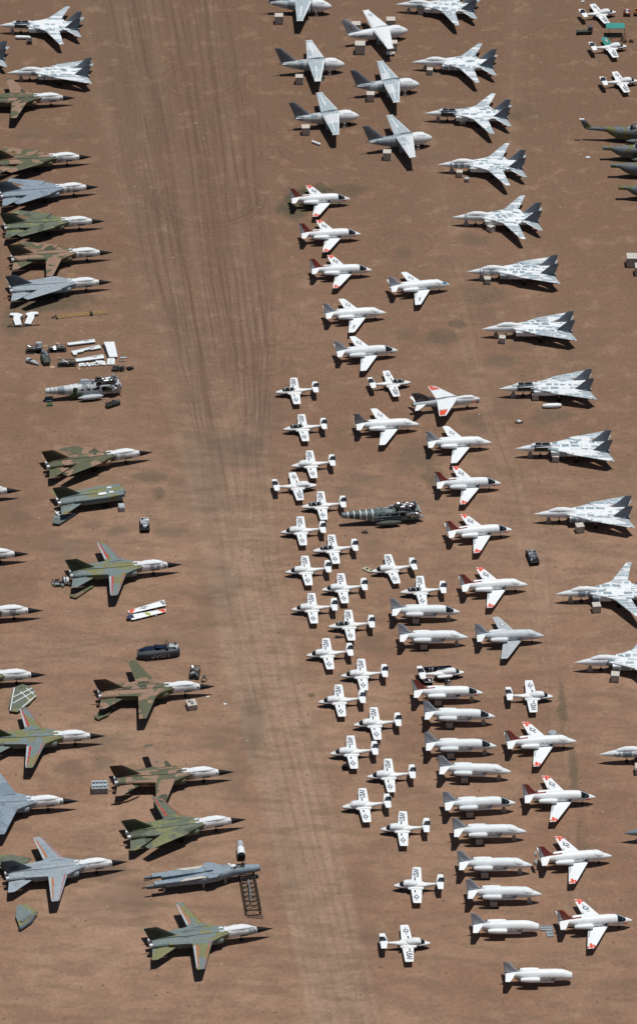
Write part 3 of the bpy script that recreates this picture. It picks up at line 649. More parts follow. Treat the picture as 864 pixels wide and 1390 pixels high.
def hulk_helicopter(skin, sponson, light=False, boom=False, seed=1):
    L = 15.0; R = empty('helicopter_hulk' if boom is False else 'helicopter')
    st = [(0, 1.72, 1.05, 1.30, 3.2), (4, 1.72, 1.15, 1.36, 3.2), (8.4, 1.78, 1.10, 1.26, 3), (11.5, 2.05, .80, .88, 2.6), (15, 2.3, .48, .52, 2.2)]
    if boom is not False: st = [(0, 1.85, 1.15, 1.45, 3.2), (4, 1.85, 1.3, 1.55, 3.2), (8.6, 1.88, 1.3, 1.55, 2.6), (10.6, 2.0, 1.15, 1.38, 2.2), (12.0, 2.35, .85, .98, 2), (13.1, 2.75, .50, .52, 2), (15, 2.80, .44, .46, 2)]
    hull(MB(), L, st, 0, 15, .5, 22).build('fuselage', skin, R, True)
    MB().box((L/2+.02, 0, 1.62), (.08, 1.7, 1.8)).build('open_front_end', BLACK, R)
    m = MB()
    for y, z in ((-.9, 1.6), (.9, 1.6)): m.box((L/2+.12, y, z), (.35, .14, 2.0))
    m.box((L/2+.12, 0, 2.7), (.35, 2.0, .14)); m.box((L/2+.12, 0, .6), (.35, 1.9, .14)); m.build('nose_frame', ALU, R)
    m = MB()
    for s in ((9, 10.2, 11.4, 12.6, 13.8) if not light else (8.6, 9.6, 13.6, 14.3)):
        q = st_at(st, s); hull(m, L, [(s-.11, q[0], q[1]*1.015, q[2]*1.02, 2.8), (s+.11, q[0], q[1]*1.015, q[2]*1.02, 2.8)], s-.11, s+.11, .2, 22)
    if boom is False: m.build('frame_band', COATING, R, True)
    if boom is False:
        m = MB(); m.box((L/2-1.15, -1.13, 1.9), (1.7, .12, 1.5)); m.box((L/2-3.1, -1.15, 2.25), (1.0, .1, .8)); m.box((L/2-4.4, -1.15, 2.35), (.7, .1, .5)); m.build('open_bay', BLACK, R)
        m = MB(); clutter(m, L/2-1.1, -1.2, 1.3, .9, .12, 1.1, 22, seed+9); clutter(m, L/2+.3, 0, .5, .3, .9, 1.8, 16, seed+3); m.build('torn_structure', ALU, R)
        m = MB()
        for k in range(9): m.box((L/2-2.4-k*.8, -1.165+.012*k, 1.7), (.06, .05, 1.6))
        for z in (1.35, 2.0): m.box((L/2-5.6, -1.16, z), (6.4, .05, .06))
        m.build('skin_rib', PALEG, R)
        m = MB(); clutter(m, L/2-6.6, .1, 2.95, 1.6, .5, .15, 9, seed+4); m.build('roof_fitting', GULL, R)
    m = MB(); r = random.Random(seed)
    for k in range(3): m.box((L/2-5.0-k*1.25, -1.13+.03*k, 2.2), (.62, .06, .55))
    m.build('side_window', BLACK, R)
    m = MB()
    if light: m.box((L/2-9.0, -1.0, 2.3), (.9, .2, 1.2)); m.box((L/2-8.7, -1.02, 1.2), (2.4, .22, .9)); m.box((L/2-2.4, -1.14, 2.0), (2.0, .1, 1.1)); m.build('green_panel', GREENP, R)
    m = MB(); m.box((L/2-2.6, 0, 3.05), (3.8, 1.7, .3)); clutter(m, L/2-2.6, 0, 3.1, 2.0, .85, .7, 46, seed); m.build('engine_deck', DARK, R)
    m = MB(); clutter(m, L/2-2.4, 0, 3.25, 2.2, .85, .75, 26, seed+50)
    m.cyl((L/2-3.5, .35, 3.45), (L/2-.9, .35, 3.5), .32, .26, 12); m.cyl((L/2-3.5, -.4, 3.45), (L/2-1.3, -.4, 3.5), .28, .24, 12)
    m.build('engine', ALU, R)
    if boom is not False:
        m = MB(); hull(m, L, [(4.5, 3.2, .5, .4, 2.4), (6, 3.4, .7, .6, 2.4), (8.4, 3.1, .4, .3, 2)], 4.5, 8.4, .5, 12); m.box((L/2-7.4, -.3, 3.9), (.8, .6, .3)); m.build('rotor_fairing', PALEG, R, True)
        m = MB(); clutter(m, L/2-6.2, 0, 3.7, 1.6, .6, .4, 12, 5); m.build('rotor_gearbox', DARK, R)
    m = MB(); m.cyl((L/2-5.2, 0, 2.6), (L/2-5.2, 0, 3.6), .24, .16, 10); m.box((L/2-5.2, 0, 3.65), (.7, .5, .25)); m.build('rotor_mast', GULL, R)
    for sg in (-1, 1):
        n_ = [(3.4, .85, .08, .08), (4.0, .85, .42, .38), (5.5, .85, .62, .54), (7.4, .85, .54, .46), (8.6, .88, .08, .08)]
        hull(MB(), L, n_, 3.4, 8.6, .3, 16, yo=sg*1.75).build('sponson', sponson, R, True)
    if light:
        n_ = [(0, 0, .05, .05), (.5, 0, .5, .3), (1.4, 0, .62, .34), (2.0, 0, .55, .3)]
        m = MB(); hull(m, 0, n_, 0, 2.0, .3, 14)
        m.v = [(x+L/2-7.6+2.0, z+.9, y*1.1+3.0) for x, y, z in m.v]; m.build('engine_cowling', FINPALE, R, True)
    if boom:
        m = MB(); hull(m, L, [(11, 2.5, .7, .65), (14, 2.76, .46, .48), (17.6, 2.85, .30, .32)], 11, 17.6, .6, 14)
        m.build('tail_boom', CAMHEL, R, True)
        f = Wing((L/2-15.9, 0, 2.8), (L/2-17.9, 0, 2.7), (L/2-17.7, 0, 4.9), (L/2-19.0, 0, 4.9), .36, .22, (0, 1, 0))
        f.mb().build('tail_pylon', CAMHEL, R, True)
        MB().box((L/2-18.6, -.1, 5.0), (1.1, .5, .4)).build('tail_gearbox', COATING, R)
    for sg in (-1, 1): wheel(R, L/2-6, sg*1.62, .3, .25, .6, 'main_gear')
    return R
# ------------------------------------------------------------------ placing
CACHE = {}
def place(key, fn, Lref, nose, tail, zn, zt, label, cat, group, by_nose=False):
    a = at(*nose, zn); b = at(*tail, zt)
    if key not in CACHE:
        CACHE[key] = o = fn(); o['_k'] = 1; del o['_k']
    else: o = copy_tree(CACHE[key])
    d = a-b; h = math.atan2(d.y, d.x)
    c = a-d.normalized()*Lref/2 if by_nose else (a+b)/2
    o.location = (c.x, c.y, 0); o.rotation_euler = (0, 0, h); o.scale = (1, 1, 1)
    tag(o, label, cat, group)
    CHK.append((label, round(math.hypot(d.x, d.y)/Lref, 3)))
    return o
CHK = []
def local(o, x, y, z=0):
    h = o.rotation_euler[2]; return Vector((o.location.x+x*math.cos(h)-y*math.sin(h), o.location.y+x*math.sin(h)+y*math.cos(h), z))
def trestle_mesh():
    m = MB()
    for y in (-.32, .32):
        m.add([(-.62, y-.04, 0), (.62, y-.04, 0), (.12, y*.35-.04, 1.25), (-.12, y*.35-.04, 1.25), (-.62, y+.04, 0), (.62, y+.04, 0), (.12, y*.35+.04, 1.25), (-.12, y*.35+.04, 1.25)],
              [(0, 1, 2, 3), (4, 5, 6, 7), (0, 1, 5, 4), (1, 2, 6, 5), (2, 3, 7, 6), (3, 0, 4, 7)])
    m.box((0, 0, 1.28), (.5, .5, .1)); m.box((0, 0, .3), (.9, .5, .08)); return m
TRM = []
def trestle(loc, rz, label, sc=1.0, zz=1.0):
    if not TRM: o = trestle_mesh().build('support_trestle', WOOD); TRM.append(o)
    else: o = TRM[0].copy(); COL.objects.link(o)
    o.location = loc; o.rotation_euler = (0, 0, rz); o.scale = (sc, sc, zz)
    tag(o, label, 'trestle', 'support trestles under the aircraft noses'); return o
CRM = []
def crate(px, py, label, size=(1.7, 1.7, 1.6), rz=0, mat=None, name='wooden_crate', group='pale crates beside the aircraft'):
    m = MB(); w_, d, h = size; m.box((0, 0, h/2+.05), (w_, d, h))
    for x in (-1, 1): m.box((x*w_*.36, 0, .05), (w_*.12, d*.98, .09))
    mm = MB()
    for z in (.12, h-.06):
        for y in (-1, 1): mm.box((0, y*(d/2+.02), z+.05), (w_+.08, .035, .13))
        for x in (-1, 1): mm.box((x*(w_/2+.02), 0, z+.05), (.035, d, .13))
    for x in (-1, 1):
        for y in (-1, 1): mm.box((x*(w_/2-.07), y*(d/2+.045), h/2+.05), (.13, .03, h-.2))
    R = empty(name); m.build('box_body', mat or CRATE, R); mm.build('batten', WOOD, R)
    p = at(px, py, h/2); R.location = (p.x, p.y, 0); R.rotation_euler = (0, 0, rz)
    tag(R, label, 'crate', group); return R
# ------------------------------------------------------------------ ground
def g2(px, py):
    p = at(px, py); return p.x, p.y
def ax(lo, hi, step, far):
    c = list(np.arange(lo, hi+step/2, step)); a, b = [], []
    d = step; x = lo
    while x > -far: d *= 1.5; x -= d; a.append(x)
    d = step; x = c[-1]
    while x < far: d *= 1.5; x += d; b.append(x)
    return np.array(a[::-1]+c+b)
xs = ax(-84, 84, .24, 9000); ys = ax(-170, 236, .40, 12000)
X, Y = np.meshgrid(xs, ys); nx, ny = len(xs), len(ys)
def vnoise(x, y, sc, seed):
    r = np.random.default_rng(seed); T = r.random((256, 256)); x = x/sc; y = y/sc
    xi = np.floor(x).astype(int); yi = np.floor(y).astype(int); fx = x-xi; fy = y-yi
    fx = fx*fx*(3-2*fx); fy = fy*fy*(3-2*fy); g = lambda a, b: T[a % 256, b % 256]
    return (g(xi, yi)*(1-fx)+g(xi+1, yi)*fx)*(1-fy)+(g(xi, yi+1)*(1-fx)+g(xi+1, yi+1)*fx)*fy
def guide(pts):
    w_ = sorted([g2(*p) for p in pts], key=lambda q: q[1])
    return np.interp(Y, [q[1] for q in w_], [q[0] for q in w_])
LG = guide([(95, 0), (130, 150), (170, 350), (205, 500), (240, 620), (275, 760), (300, 900), (350, 1080), (400, 1300), (420, 1390)])
RG = guide([(335, 0), (352, 150), (368, 300), (385, 480), (372, 620), (378, 760), (410, 900), (450, 1080), (500, 1300), (520, 1390)])
T = (X-LG)/(RG-LG)
inside = np.clip(T/.06, 0, 1)*np.clip((1-T)/.06, 0, 1)
yt = g2(432, 590)[1]
upper = 1/(1+np.exp(-(Y-yt)/17.0))
track = np.zeros_like(X); pale = np.zeros_like(X)
R_ = np.random.default_rng(3)
kn = np.linspace(-180, 240, 26)
def streak(c, w0, amp, arr, wob=1.4, tr=None):
    global track, pale
    wander = np.interp(Y, kn, np.cumsum(R_.normal(0, wob*.35, len(kn)))-0)
    wander -= wander.mean() if False else 0
    k = R_.random(len(kn))
    am = np.interp(Y, kn, np.clip(k*1.7-.45, 0, 1))
    d = (X-(LG+(RG-LG)*c)-wander*.8)
    return amp*am*np.exp(-(d/w0)**2)
base_c = np.concatenate([R_.uniform(.04, .5, 20), R_.normal(.62, .12, 22), R_.normal(.84, .09, 20), R_.normal(.30, .07, 12)])
for c in base_c:
    w0 = R_.uniform(.11, .24)
    sgl = streak(c, w0, R_.uniform(.3, 1.0), None)
    track += sgl*(.22+.78*upper)
    if R_.random() < .6: track += np.roll(sgl, 8, axis=1)*.7*(.22+.78*upper)
for c in R_.uniform(.05, .95, 30):
    pale += streak(c, R_.uniform(.4, 1.6), R_.uniform(.15, .5), None)*(.5+.4*(1-upper))
for c in R_.uniform(.1, .9, 8): track += streak(c, 2.6, .16, None)*upper
broad = inside*.5*np.interp(T, [0, .15, .3, .45, .6, .95], [.4, 1.1, 1.1, .5, .15, .15])
pale += inside*(1-upper)*.55
def pl_dist(pts, width, amp, arr, double=True, fade=True, closed=False):
    w_ = [g2(*p) for p in pts]; w_ = w_+[w_[0]] if closed else w_
    x0 = min(p[0] for p in w_)-4; x1 = max(p[0] for p in w_)+4; y0 = min(p[1] for p in w_)-4; y1 = max(p[1] for p in w_)+4
    ix = np.where((xs > x0) & (xs < x1))[0]; iy = np.where((ys > y0) & (ys < y1))[0]
    if len(ix) == 0 or len(iy) == 0: return
    sl = (slice(iy[0], iy[-1]+1), slice(ix[0], ix[-1]+1)); x, y = X[sl], Y[sl]; D = np.full(x.shape, 1e9)
    for a, b in zip(w_, w_[1:]):
        dx, dy = b[0]-a[0], b[1]-a[1]; L2 = dx*dx+dy*dy+1e-9
        t = np.clip(((x-a[0])*dx+(y-a[1])*dy)/L2, 0, 1); D = np.minimum(D, np.hypot(x-a[0]-t*dx, y-a[1]-t*dy))
    v = np.exp(-((D-(.95 if double else 0))/width)**2)*(.4+.6*vnoise(x, y, 5, 9))
    arr[sl] += amp*v
def ring(px, py, r, amp=.5, a0=0, a1=360, w_=.22):
    c = at(px, py); pts = []
    x, y = X-c.x, Y-c.y; m = (np.abs(x) < r+4) & (np.abs(y) < r+4)
    ang = (np.degrees(np.arctan2(y, x))-a0) % 360
    rr = np.hypot(x, y)
    for q in (r-.9, r+.9):
        track[m] += (1.5*amp*np.exp(-((rr-q)/w_)**2)*(.35+.65*vnoise(X, Y, 4, 11))*(ang < (a1-a0)))[m]
ring(283, 270, 11.5, .75, 150, 395); ring(283, 270, 10.2, .45, 180, 350); ring(276, 108, 8.5, .55); ring(300, 80, 9.5, .3, 180, 360)
ring(548, 331, 5.0, .55); ring(552, 330, 7.2, .3, 90, 260); ring(362, 208, 2.2, .6); ring(372, 211, 3.0, .5, 200, 420); ring(235, 122, 3.0, .5, 0, 200)
ring(340, 440, 9.0, .6, 250, 420); ring(357, 490, 5.0, .6, 180, 380); ring(395, 455, 5, .3, 200, 360)
for pts in ([(560, 140), (600, 260), (628, 400), (645, 500), (668, 570), (700, 640), (722, 740), (735, 850)],
            [(700, 640), (735, 760), (748, 900), (768, 1010), (775, 1120), (790, 1300)], [(610, 420), (650, 540), (690, 660), (712, 780), (740, 900), (756, 1000)],
            [(0, 880), (100, 874), (210, 862), (320, 880)], [(0, 893), (90, 885), (180, 868), (300, 850)], [(0, 905), (80, 893), (230, 905), (330, 940)],
            [(380, 560), (470, 520), (560, 500), (640, 470)], [(700, 0), (690, 200), (720, 420), (760, 600)]):
    pl_dist(pts, .3, .30, track)
    pl_dist(pts, 1.9, .30, pale, False)
def curve_px(p0, p1, p2, p3, n_=22):
    o = []
    for i in range(n_+1):
        t = i/n_; u = 1-t; o.append(tuple(u**3*a+3*u*u*t*b_+3*u*t*t*c+t**3*d for a, b_, c, d in zip(p0, p1, p2, p3)))
    return o
for c4, am in ((((230, 0), (240, 140), (330, 190), (520, 215)), .35), (((300, 0), (320, 150), (350, 230), (560, 250)), .3), (((250, 420), (300, 480), (330, 560), (330, 700)), .4), (((190, 330), (240, 480), (300, 560), (310, 760)), .4),
               (((380, 380), (370, 470), (340, 560), (335, 760)), .45), (((330, 620), (340, 560), (360, 520), (480, 500)), .35), (((60, 590), (140, 585), (260, 600), (300, 680)), .3), (((30, 790), (150, 785), (260, 800), (320, 900)), .3),
               (((100, 1130), (200, 1210), (330, 1110), (400, 1240)), .25), (((330, 760), (350, 900), (400, 1060), (470, 1390)), .5), (((350, 760), (375, 900), (420, 1060), (500, 1390)), .4), (((300, 700), (320, 860), (360, 1050), (420, 1390)), .4),
               (((600, 350), (640, 420), (640, 500), (700, 640)), .4), (((520, 300), (600, 300), (640, 380), (655, 470)), .3), (((864, 560), (760, 600), (700, 640), (690, 760)), .3), (((864, 740), (780, 750), (730, 800), (740, 960)), .35),
               (((864, 960), (800, 960), (770, 1040), (780, 1240)), .3), (((730, 0), (700, 150), (740, 330), (864, 420)), .3), (((150, 0), (160, 200), (200, 360), (260, 560)), .5), (((345, 0), (360, 200), (372, 360), (340, 560)), .5)):
    pl_dist(curve_px(*c4), .20, am, track)
stain = np.zeros_like(X); green = np.zeros_like(X)
PATCH = [(425, 268, 52, 20, .9, 1), (470, 258, 40, 10, .3, 1), (398, 285, 30, 14, .6, 1), (60, 412, 60, 14, .75, .6), (18, 438, 22, 22, .6, .4), (112, 405, 30, 8, .5, .5), (600, 457, 30, 14, .6, .3), (620, 440, 16, 8, .7, .3), (548, 455, 30, 10, .3, .2), (549, 345, 14, 12, .45, .2),
         (572, 620, 40, 26, .45, .4), (590, 650, 22, 20, .5, .5), (643, 572, 26, 14, .5, .3), (682, 490, 32, 10, .5, .2), (700, 470, 30, 8, .35, .1), (748, 565, 36, 12, .5, .3), (690, 550, 30, 40, .25, .2), (655, 400, 36, 16, .45, .3), (640, 325, 28, 10, .35, .3), (665, 425, 20, 12, .3, .2),
         (205, 648, 30, 10, .65, .2), (216, 668, 10, 12, .6, .3), (130, 712, 18, 8, .5, .1), (160, 720, 22, 10, .5, .1), (95, 745, 30, 14, .5, .1), (235, 722, 30, 12, .6, .1), (30, 700, 20, 14, .5, .1), (15, 690, 24, 30, .25, 0),
         (295, 800, 40, 60, .35, .05), (250, 870, 60, 20, .3, .05), (320, 610, 60, 34, .6, 0), (270, 660, 60, 70, .35, 0), (360, 560, 40, 40, .35, 0), (470, 668, 22, 14, .55, .1), (500, 650, 30, 8, .4, .1), (497, 720, 20, 14, .35, .1), (505, 745, 20, 16, .3, .1),
         (150, 1010, 40, 14, .45, .1), (140, 1035, 20, 10, .5, .1), (95, 1045, 30, 14, .45, .1), (100, 1035, 16, 8, .5, .1), (135, 1180, 50, 24, .6, 0), (170, 1220, 60, 34, .5, 0), (120, 1230, 40, 18, .45, 0), (340, 990, 22, 60, .4, .2), (320, 1050, 26, 60, .35, .2), (290, 1000, 40, 24, .3, .15),
         (690, 880, 34, 14, .35, .2), (762, 958, 8, 44, .55, .6), (778, 1050, 8, 60, .45, .6), (790, 1150, 12, 50, .25, .4), (423, 944, 7, 5, .7, .6), (430, 1008, 12, 10, .35, .1), (500, 870, 26, 14, .4, .1), (515, 865, 18, 10, .4, .1), (700, 158, 16, 8, .5, .3), (712, 150, 30, 20, .25, .1), (505, 1270, 30, 16, .4, 0),
         (640, 1010, 30, 14, .2, .1), (665, 640, 20, 14, .2, .1), (45, 735, 60, 20, .25, .1), (25, 795, 30, 20, .25, 0), (470, 590, 26, 12, .3, 0), (560, 215, 50, 12, .3, .1), (40, 185, 24, 5, .4, .1), (95, 185, 30, 6, .35, .1), (795, 480, 40, 50, .15, .1), (850, 660, 26, 60, .2, .1), (390, 1180, 18, 60, .25, 0)]
for px, py, rx, ry, sgl, gr in PATCH:
    c = at(px, py); s = 6500/(at(px, py)-cam.location).length; a = rx/s; b = ry/s/math.sin(math.radians(33-(695-py)/6500*57.3))
    q = np.exp(-1.6*(((X-c.x)/a)**2+((Y-c.y)/b)**2))
    nn = vnoise(X, Y, 2.6, 21)*.5+vnoise(X, Y, 1.1, 22)*.35+vnoise(X, Y, .5, 23)*.25
    m = np.clip((q*1.15+nn-.78)*2.2, 0, 1)*q**.3
    stain = np.maximum(stain, m*sgl); green = np.maximum(green, m*gr*sgl)
big = vnoise(X, Y, 34, 31)*.5+vnoise(X, Y, 15, 32)*.3+vnoise(X, Y, 6, 33)*.2
broad = broad*(.6+.8*vnoise(X, Y, 20, 40))
# sweeping marks: warp-elongated noise, roughly across the picture
sw = vnoise(X*.22+Y*.10, Y+X*.12, 1.3, 51)*.6+vnoise(X*.3-Y*.12, Y-X*.10, .8, 52)*.4
me = bpy.data.meshes.new('desert_ground')
Z = np.zeros_like(X)
co = np.stack([X, Y, Z], -1).reshape(-1, 3).astype(np.float32)
idx = np.arange(nx*ny).reshape(ny, nx)
quads = np.stack([idx[:-1, :-1], idx[:-1, 1:], idx[1:, 1:], idx[1:, :-1]], -1).reshape(-1, 4).astype(np.int32)
me.vertices.add(len(co)); me.vertices.foreach_set('co', co.ravel())
me.loops.add(quads.size); me.loops.foreach_set('vertex_index', quads.ravel())
me.polygons.add(len(quads)); me.polygons.foreach_set('loop_start', np.arange(0, quads.size, 4, dtype=np.int32))
me.update(calc_edges=True)
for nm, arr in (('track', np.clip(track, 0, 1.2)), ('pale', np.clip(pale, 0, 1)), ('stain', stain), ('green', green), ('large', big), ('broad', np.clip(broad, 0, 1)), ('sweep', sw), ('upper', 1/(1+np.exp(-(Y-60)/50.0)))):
    at_ = me.attributes.new(nm, 'FLOAT', 'POINT'); at_.data.foreach_set('value', arr.ravel().astype(np.float32))
gm, n, l, b = nodes('desert_soil')
def attr(nm):
    a = n.new('ShaderNodeAttribute'); a.attribute_name = nm; return a.outputs['Fac']
def mth(op, a, bb):
    m = n.new('ShaderNodeMath'); m.operation = op
    for i, v in enumerate((a, bb)):
        if hasattr(v, 'links'): l.new(v, m.inputs[i])
        else: m.inputs[i].default_value = v
    return m.outputs[0]
tc = n.new('ShaderNodeTexCoord').outputs['Object']
fine = nz(n, l, tc, 1.3, 8, .7); fine2 = nz(n, l, tc, .22, 6, .65)
col = mix(n, l, ramp(n, l, attr('large'), [(.28, 0), (.72, 1)]), (.228, .126, .078), (.318, .194, .126))
col = mix(n, l, attr('upper'), col, (.158, .086, .050))  # soil darker far out: lens vignette painted into its colour
col = mix(n, l, mth('MULTIPLY', attr('broad'), .34), col, (.120, .088, .056))
col = mix(n, l, mth('MULTIPLY', attr('pale'), .62), col, (.350, .236, .160))
col = mix(n, l, mth('MULTIPLY', ramp(n, l, attr('sweep'), [(.42, 0), (.72, 1)]), .46), col, (.165, .105, .064))
col = mix(n, l, mth('MULTIPLY', ramp(n, l, fine2, [(.46, 0), (.70, 1)]), .42), col, (.150, .098, .060))
col = mix(n, l, mth('MULTIPLY', ramp(n, l, fine2, [(.30, 1), (.46, 0)]), .40), col, (.335, .228, .146))
col = mix(n, l, mth('MULTIPLY', attr('track'), .50), col, (.085, .047, .031))
st_ = mth('MULTIPLY', attr('stain'), ramp(n, l, fine, [(.36, .35), (.60, 1.0)]))
col = mix(n, l, mth('MULTIPLY', st_, .90), col, (.082, .063, .045))
col = mix(n, l, mth('MULTIPLY', attr('green'), .75), col, (.045, .055, .024))
sp = nz(n, l, tc, 3.2, 3, .6)
col = mix(n, l, mth('MULTIPLY', ramp(n, l, sp, [(.66, 0), (.74, 1)]), .45), col, (.10, .065, .045))
f3 = ramp(n, l, fine, [(.28, .74), (.50, 1.0), (.74, 1.20)])
vo = n.new('ShaderNodeTexVoronoi'); vo.inputs['Scale'].default_value = .55; l.new(tc, vo.inputs['Vector'])
st2 = ramp(n, l, vo.outputs['Distance'], [(.10, 1), (.16, 0)])
vc = n.new('ShaderNodeSeparateColor'); l.new(vo.outputs['Color'], vc.inputs[0])
gate = ramp(n, l, vc.outputs[0], [(.80, 0), (.84, 1)])
stc = ramp(n, l, vc.outputs[1], [(.79, (.085, .058, .040)), (.81, (.36, .27, .19))], True)
col = mix(n, l, mth('MULTIPLY', mth('MULTIPLY', st2, gate), .75), col, stc)
col = mix(n, l, 1.0, col, f3, 'MULTIPLY')
l.new(col, b.inputs['Base Color']); b.inputs['Roughness'].default_value = .95
bp = n.new('ShaderNodeBump'); bp.inputs['Strength'].default_value = .5; bp.inputs['Distance'].default_value = .12
l.new(fine, bp.inputs['Height']); l.new(bp.outputs[0], b.inputs['Normal'])
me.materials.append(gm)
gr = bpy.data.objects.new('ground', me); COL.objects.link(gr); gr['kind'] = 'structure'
gr['label'] = 'bare brown desert soil with tyre tracks and dark weedy stains'
# weeds
R3 = random.Random(5); m = MB()
for px, py, rx, ry, sgl, grn in PATCH:
    if grn < .25: continue
    for k in range(int(rx*ry*grn*.30)+6):
        a = R3.uniform(0, 2*math.pi); q = math.sqrt(R3.random())
        p = at(px+rx*q*math.cos(a)*.8, py+ry*q*math.sin(a)*.8); hh = R3.uniform(.02, .07)
        for j in range(3):
            t = R3.uniform(0, math.pi); w_ = R3.uniform(.05, .15)
            dx, dy = math.cos(t)*w_, math.sin(t)*w_; lx, ly = R3.uniform(-.1, .1), R3.uniform(-.1, .1)
            m.add([(p.x-dx, p.y-dy, 0), (p.x+dx, p.y+dy, 0), (p.x+dx*.6+lx, p.y+dy*.6+ly, hh), (p.x-dx*.5+lx, p.y-dy*.5+ly, hh*.8)], [(0, 1, 2, 3)])
tag(m.build('dry_weeds', paint('weed_green', (.13, .125, .07), .9, .4, 1)), 'low green and dry weeds growing in patches on the soil', 'weeds', kind='stuff')
# ------------------------------------------------------------------ trainers with USAF wings
GT = 'straight winged white trainer jets'
TR = [ # nose, tail, cockpit, label
 ((373.5, 532.8), (432.6, 527.7), 'open', 'white trainer jet with open dark cockpit, topmost of the left pointing trainers'),
 ((384.2, 583), (444, 577.3), 'open', 'white trainer jet with dark cockpit, second from top of the left pointing trainers'),
 ((395.6, 632.8), (454.7, 627), 'full', 'fully covered left pointing trainer jet, wing nearly touching the right pointing one below'),
 ((430, 658.8), (369, 661.4), 'full', 'fully covered trainer jet pointing right against the row at the lane edge'),
 ((409, 688.4), (470, 683.3), 'open', 'trainer jet with dark open cockpit just left of the dark green helicopter hulk'),
 ((380.9, 722.8), (442.8, 717.7), 'cover', 'covered cockpit trainer jet, topmost of the outer column along the lane'),
 ((423.7, 748.2), (486.8, 741.9), 'open', 'dark cockpit trainer jet just below left of the green helicopter hulk'),
 ((387.5, 777), (449.9, 771.1), 'cover', 'covered trainer jet, second from top of the outer column along the lane'),
 ((436.4, 801), (498.8, 795.3), 'cover', 'covered trainer jet left of the one with a broken pale panel at its nose'),
 ((395, 827.7), (458.8, 822.8), 'cover', 'covered trainer jet, third from top of the outer column along the lane'),
 ((445.3, 850.8), (509, 845.8), 'open', 'open cockpit trainer jet, lowest one in the inner column with dark glass'),
 ((502.6, 776.2), (566.3, 767.3), 'cover', 'trainer jet with a broken pale panel lying at its nose'),
 ((543, 804.2), (605.6, 799.4), 'open', 'dark cockpit trainer jet directly above the first wingless jets on stands'),
 ((415.3, 890), (480, 883.9), 'cover', 'covered trainer jet, fourth from top of the outer column along the lane'),
 ((461.7, 917.8), (527.2, 912.8), 'cover', 'covered trainer jet left of the wingless trainer on the ground'),
 ((431.4, 953.3), (496.7, 947.8), 'cover', 'covered trainer jet, fifth from top of the outer column, right of a small weed clump'),
 ((479.2, 984.4), (545, 978.9), 'cover', 'covered inner column trainer jet, left of the third wingless jet on stands'),
 ((447.2, 1023.3), (513.9, 1017.8), 'cover', 'covered trainer jet, sixth from top of the outer column, dark box by its left wingtip'),
 ((497.8, 1054.7), (564.4, 1049.7), 'cover', 'covered inner column trainer jet, left of the wingless jet with a fully wrapped nose'),
 ((463.6, 1095.6), (531, 1089.4), 'full', 'trainer jet with wrapped cockpit, lowest of the outer column along the lane'),
 ((515.6, 1126), (583.9, 1122.8), 'cover', 'covered trainer jet at the lower end of the inner column, stained soil under its wing'),
 ((533.6, 1202.5), (603, 1199.7), 'cover', 'lone left pointing trainer jet near the bottom, away from the others'),
 ((584.4, 1280.3), (513.6, 1280.3), 'cover', 'right pointing trainer jet at the very bottom of the field'),
 ((557.9, 518.8), (498.8, 522.6), 'open', 'right pointing trainer jet with dark open cockpit near the jet with orange wingtips'),
 ((750.7, 945.5), (684.4, 944.4), 'cover', 'right pointing trainer jet alone among the red tailed jets on the right'),
 ((838, 16), (784.3, 21), 'cover', 'small right pointing trainer jet in the top right corner by an orange cart'),
 ((852, 62.6), (797.9, 65.7), 'cover', 'small trainer jet with one teal wing below the teal roofed frame'),
 ((867.5, 109.4), (812.2, 112.9), 'cover', 'small trainer jet cut by the right edge, above the camouflaged helicopters')]
for k, (no, ta, ck, lb) in enumerate(TR):
    teal = k == 26; fin = 'dark' if k in (0, 1, 2, 3, 4, 5, 6, 8, 9, 13, 14, 16, 19, 22, 23, 25, 27) else 'blue'
    place(('T37', ck, teal, fin), lambda: T37(ck, fin, True, teal), 8.95, no, ta, 1.0, 1.5, lb, 'jet trainer', GT)
strp = place('T37s', lambda: T37('cover', 'dark', False), 8.95, (630.7, 912.5), (565.5, 916), 1.0, 1.5, 'wingless white trainer jet with its dark wings leaning behind it', 'jet trainer', GT)
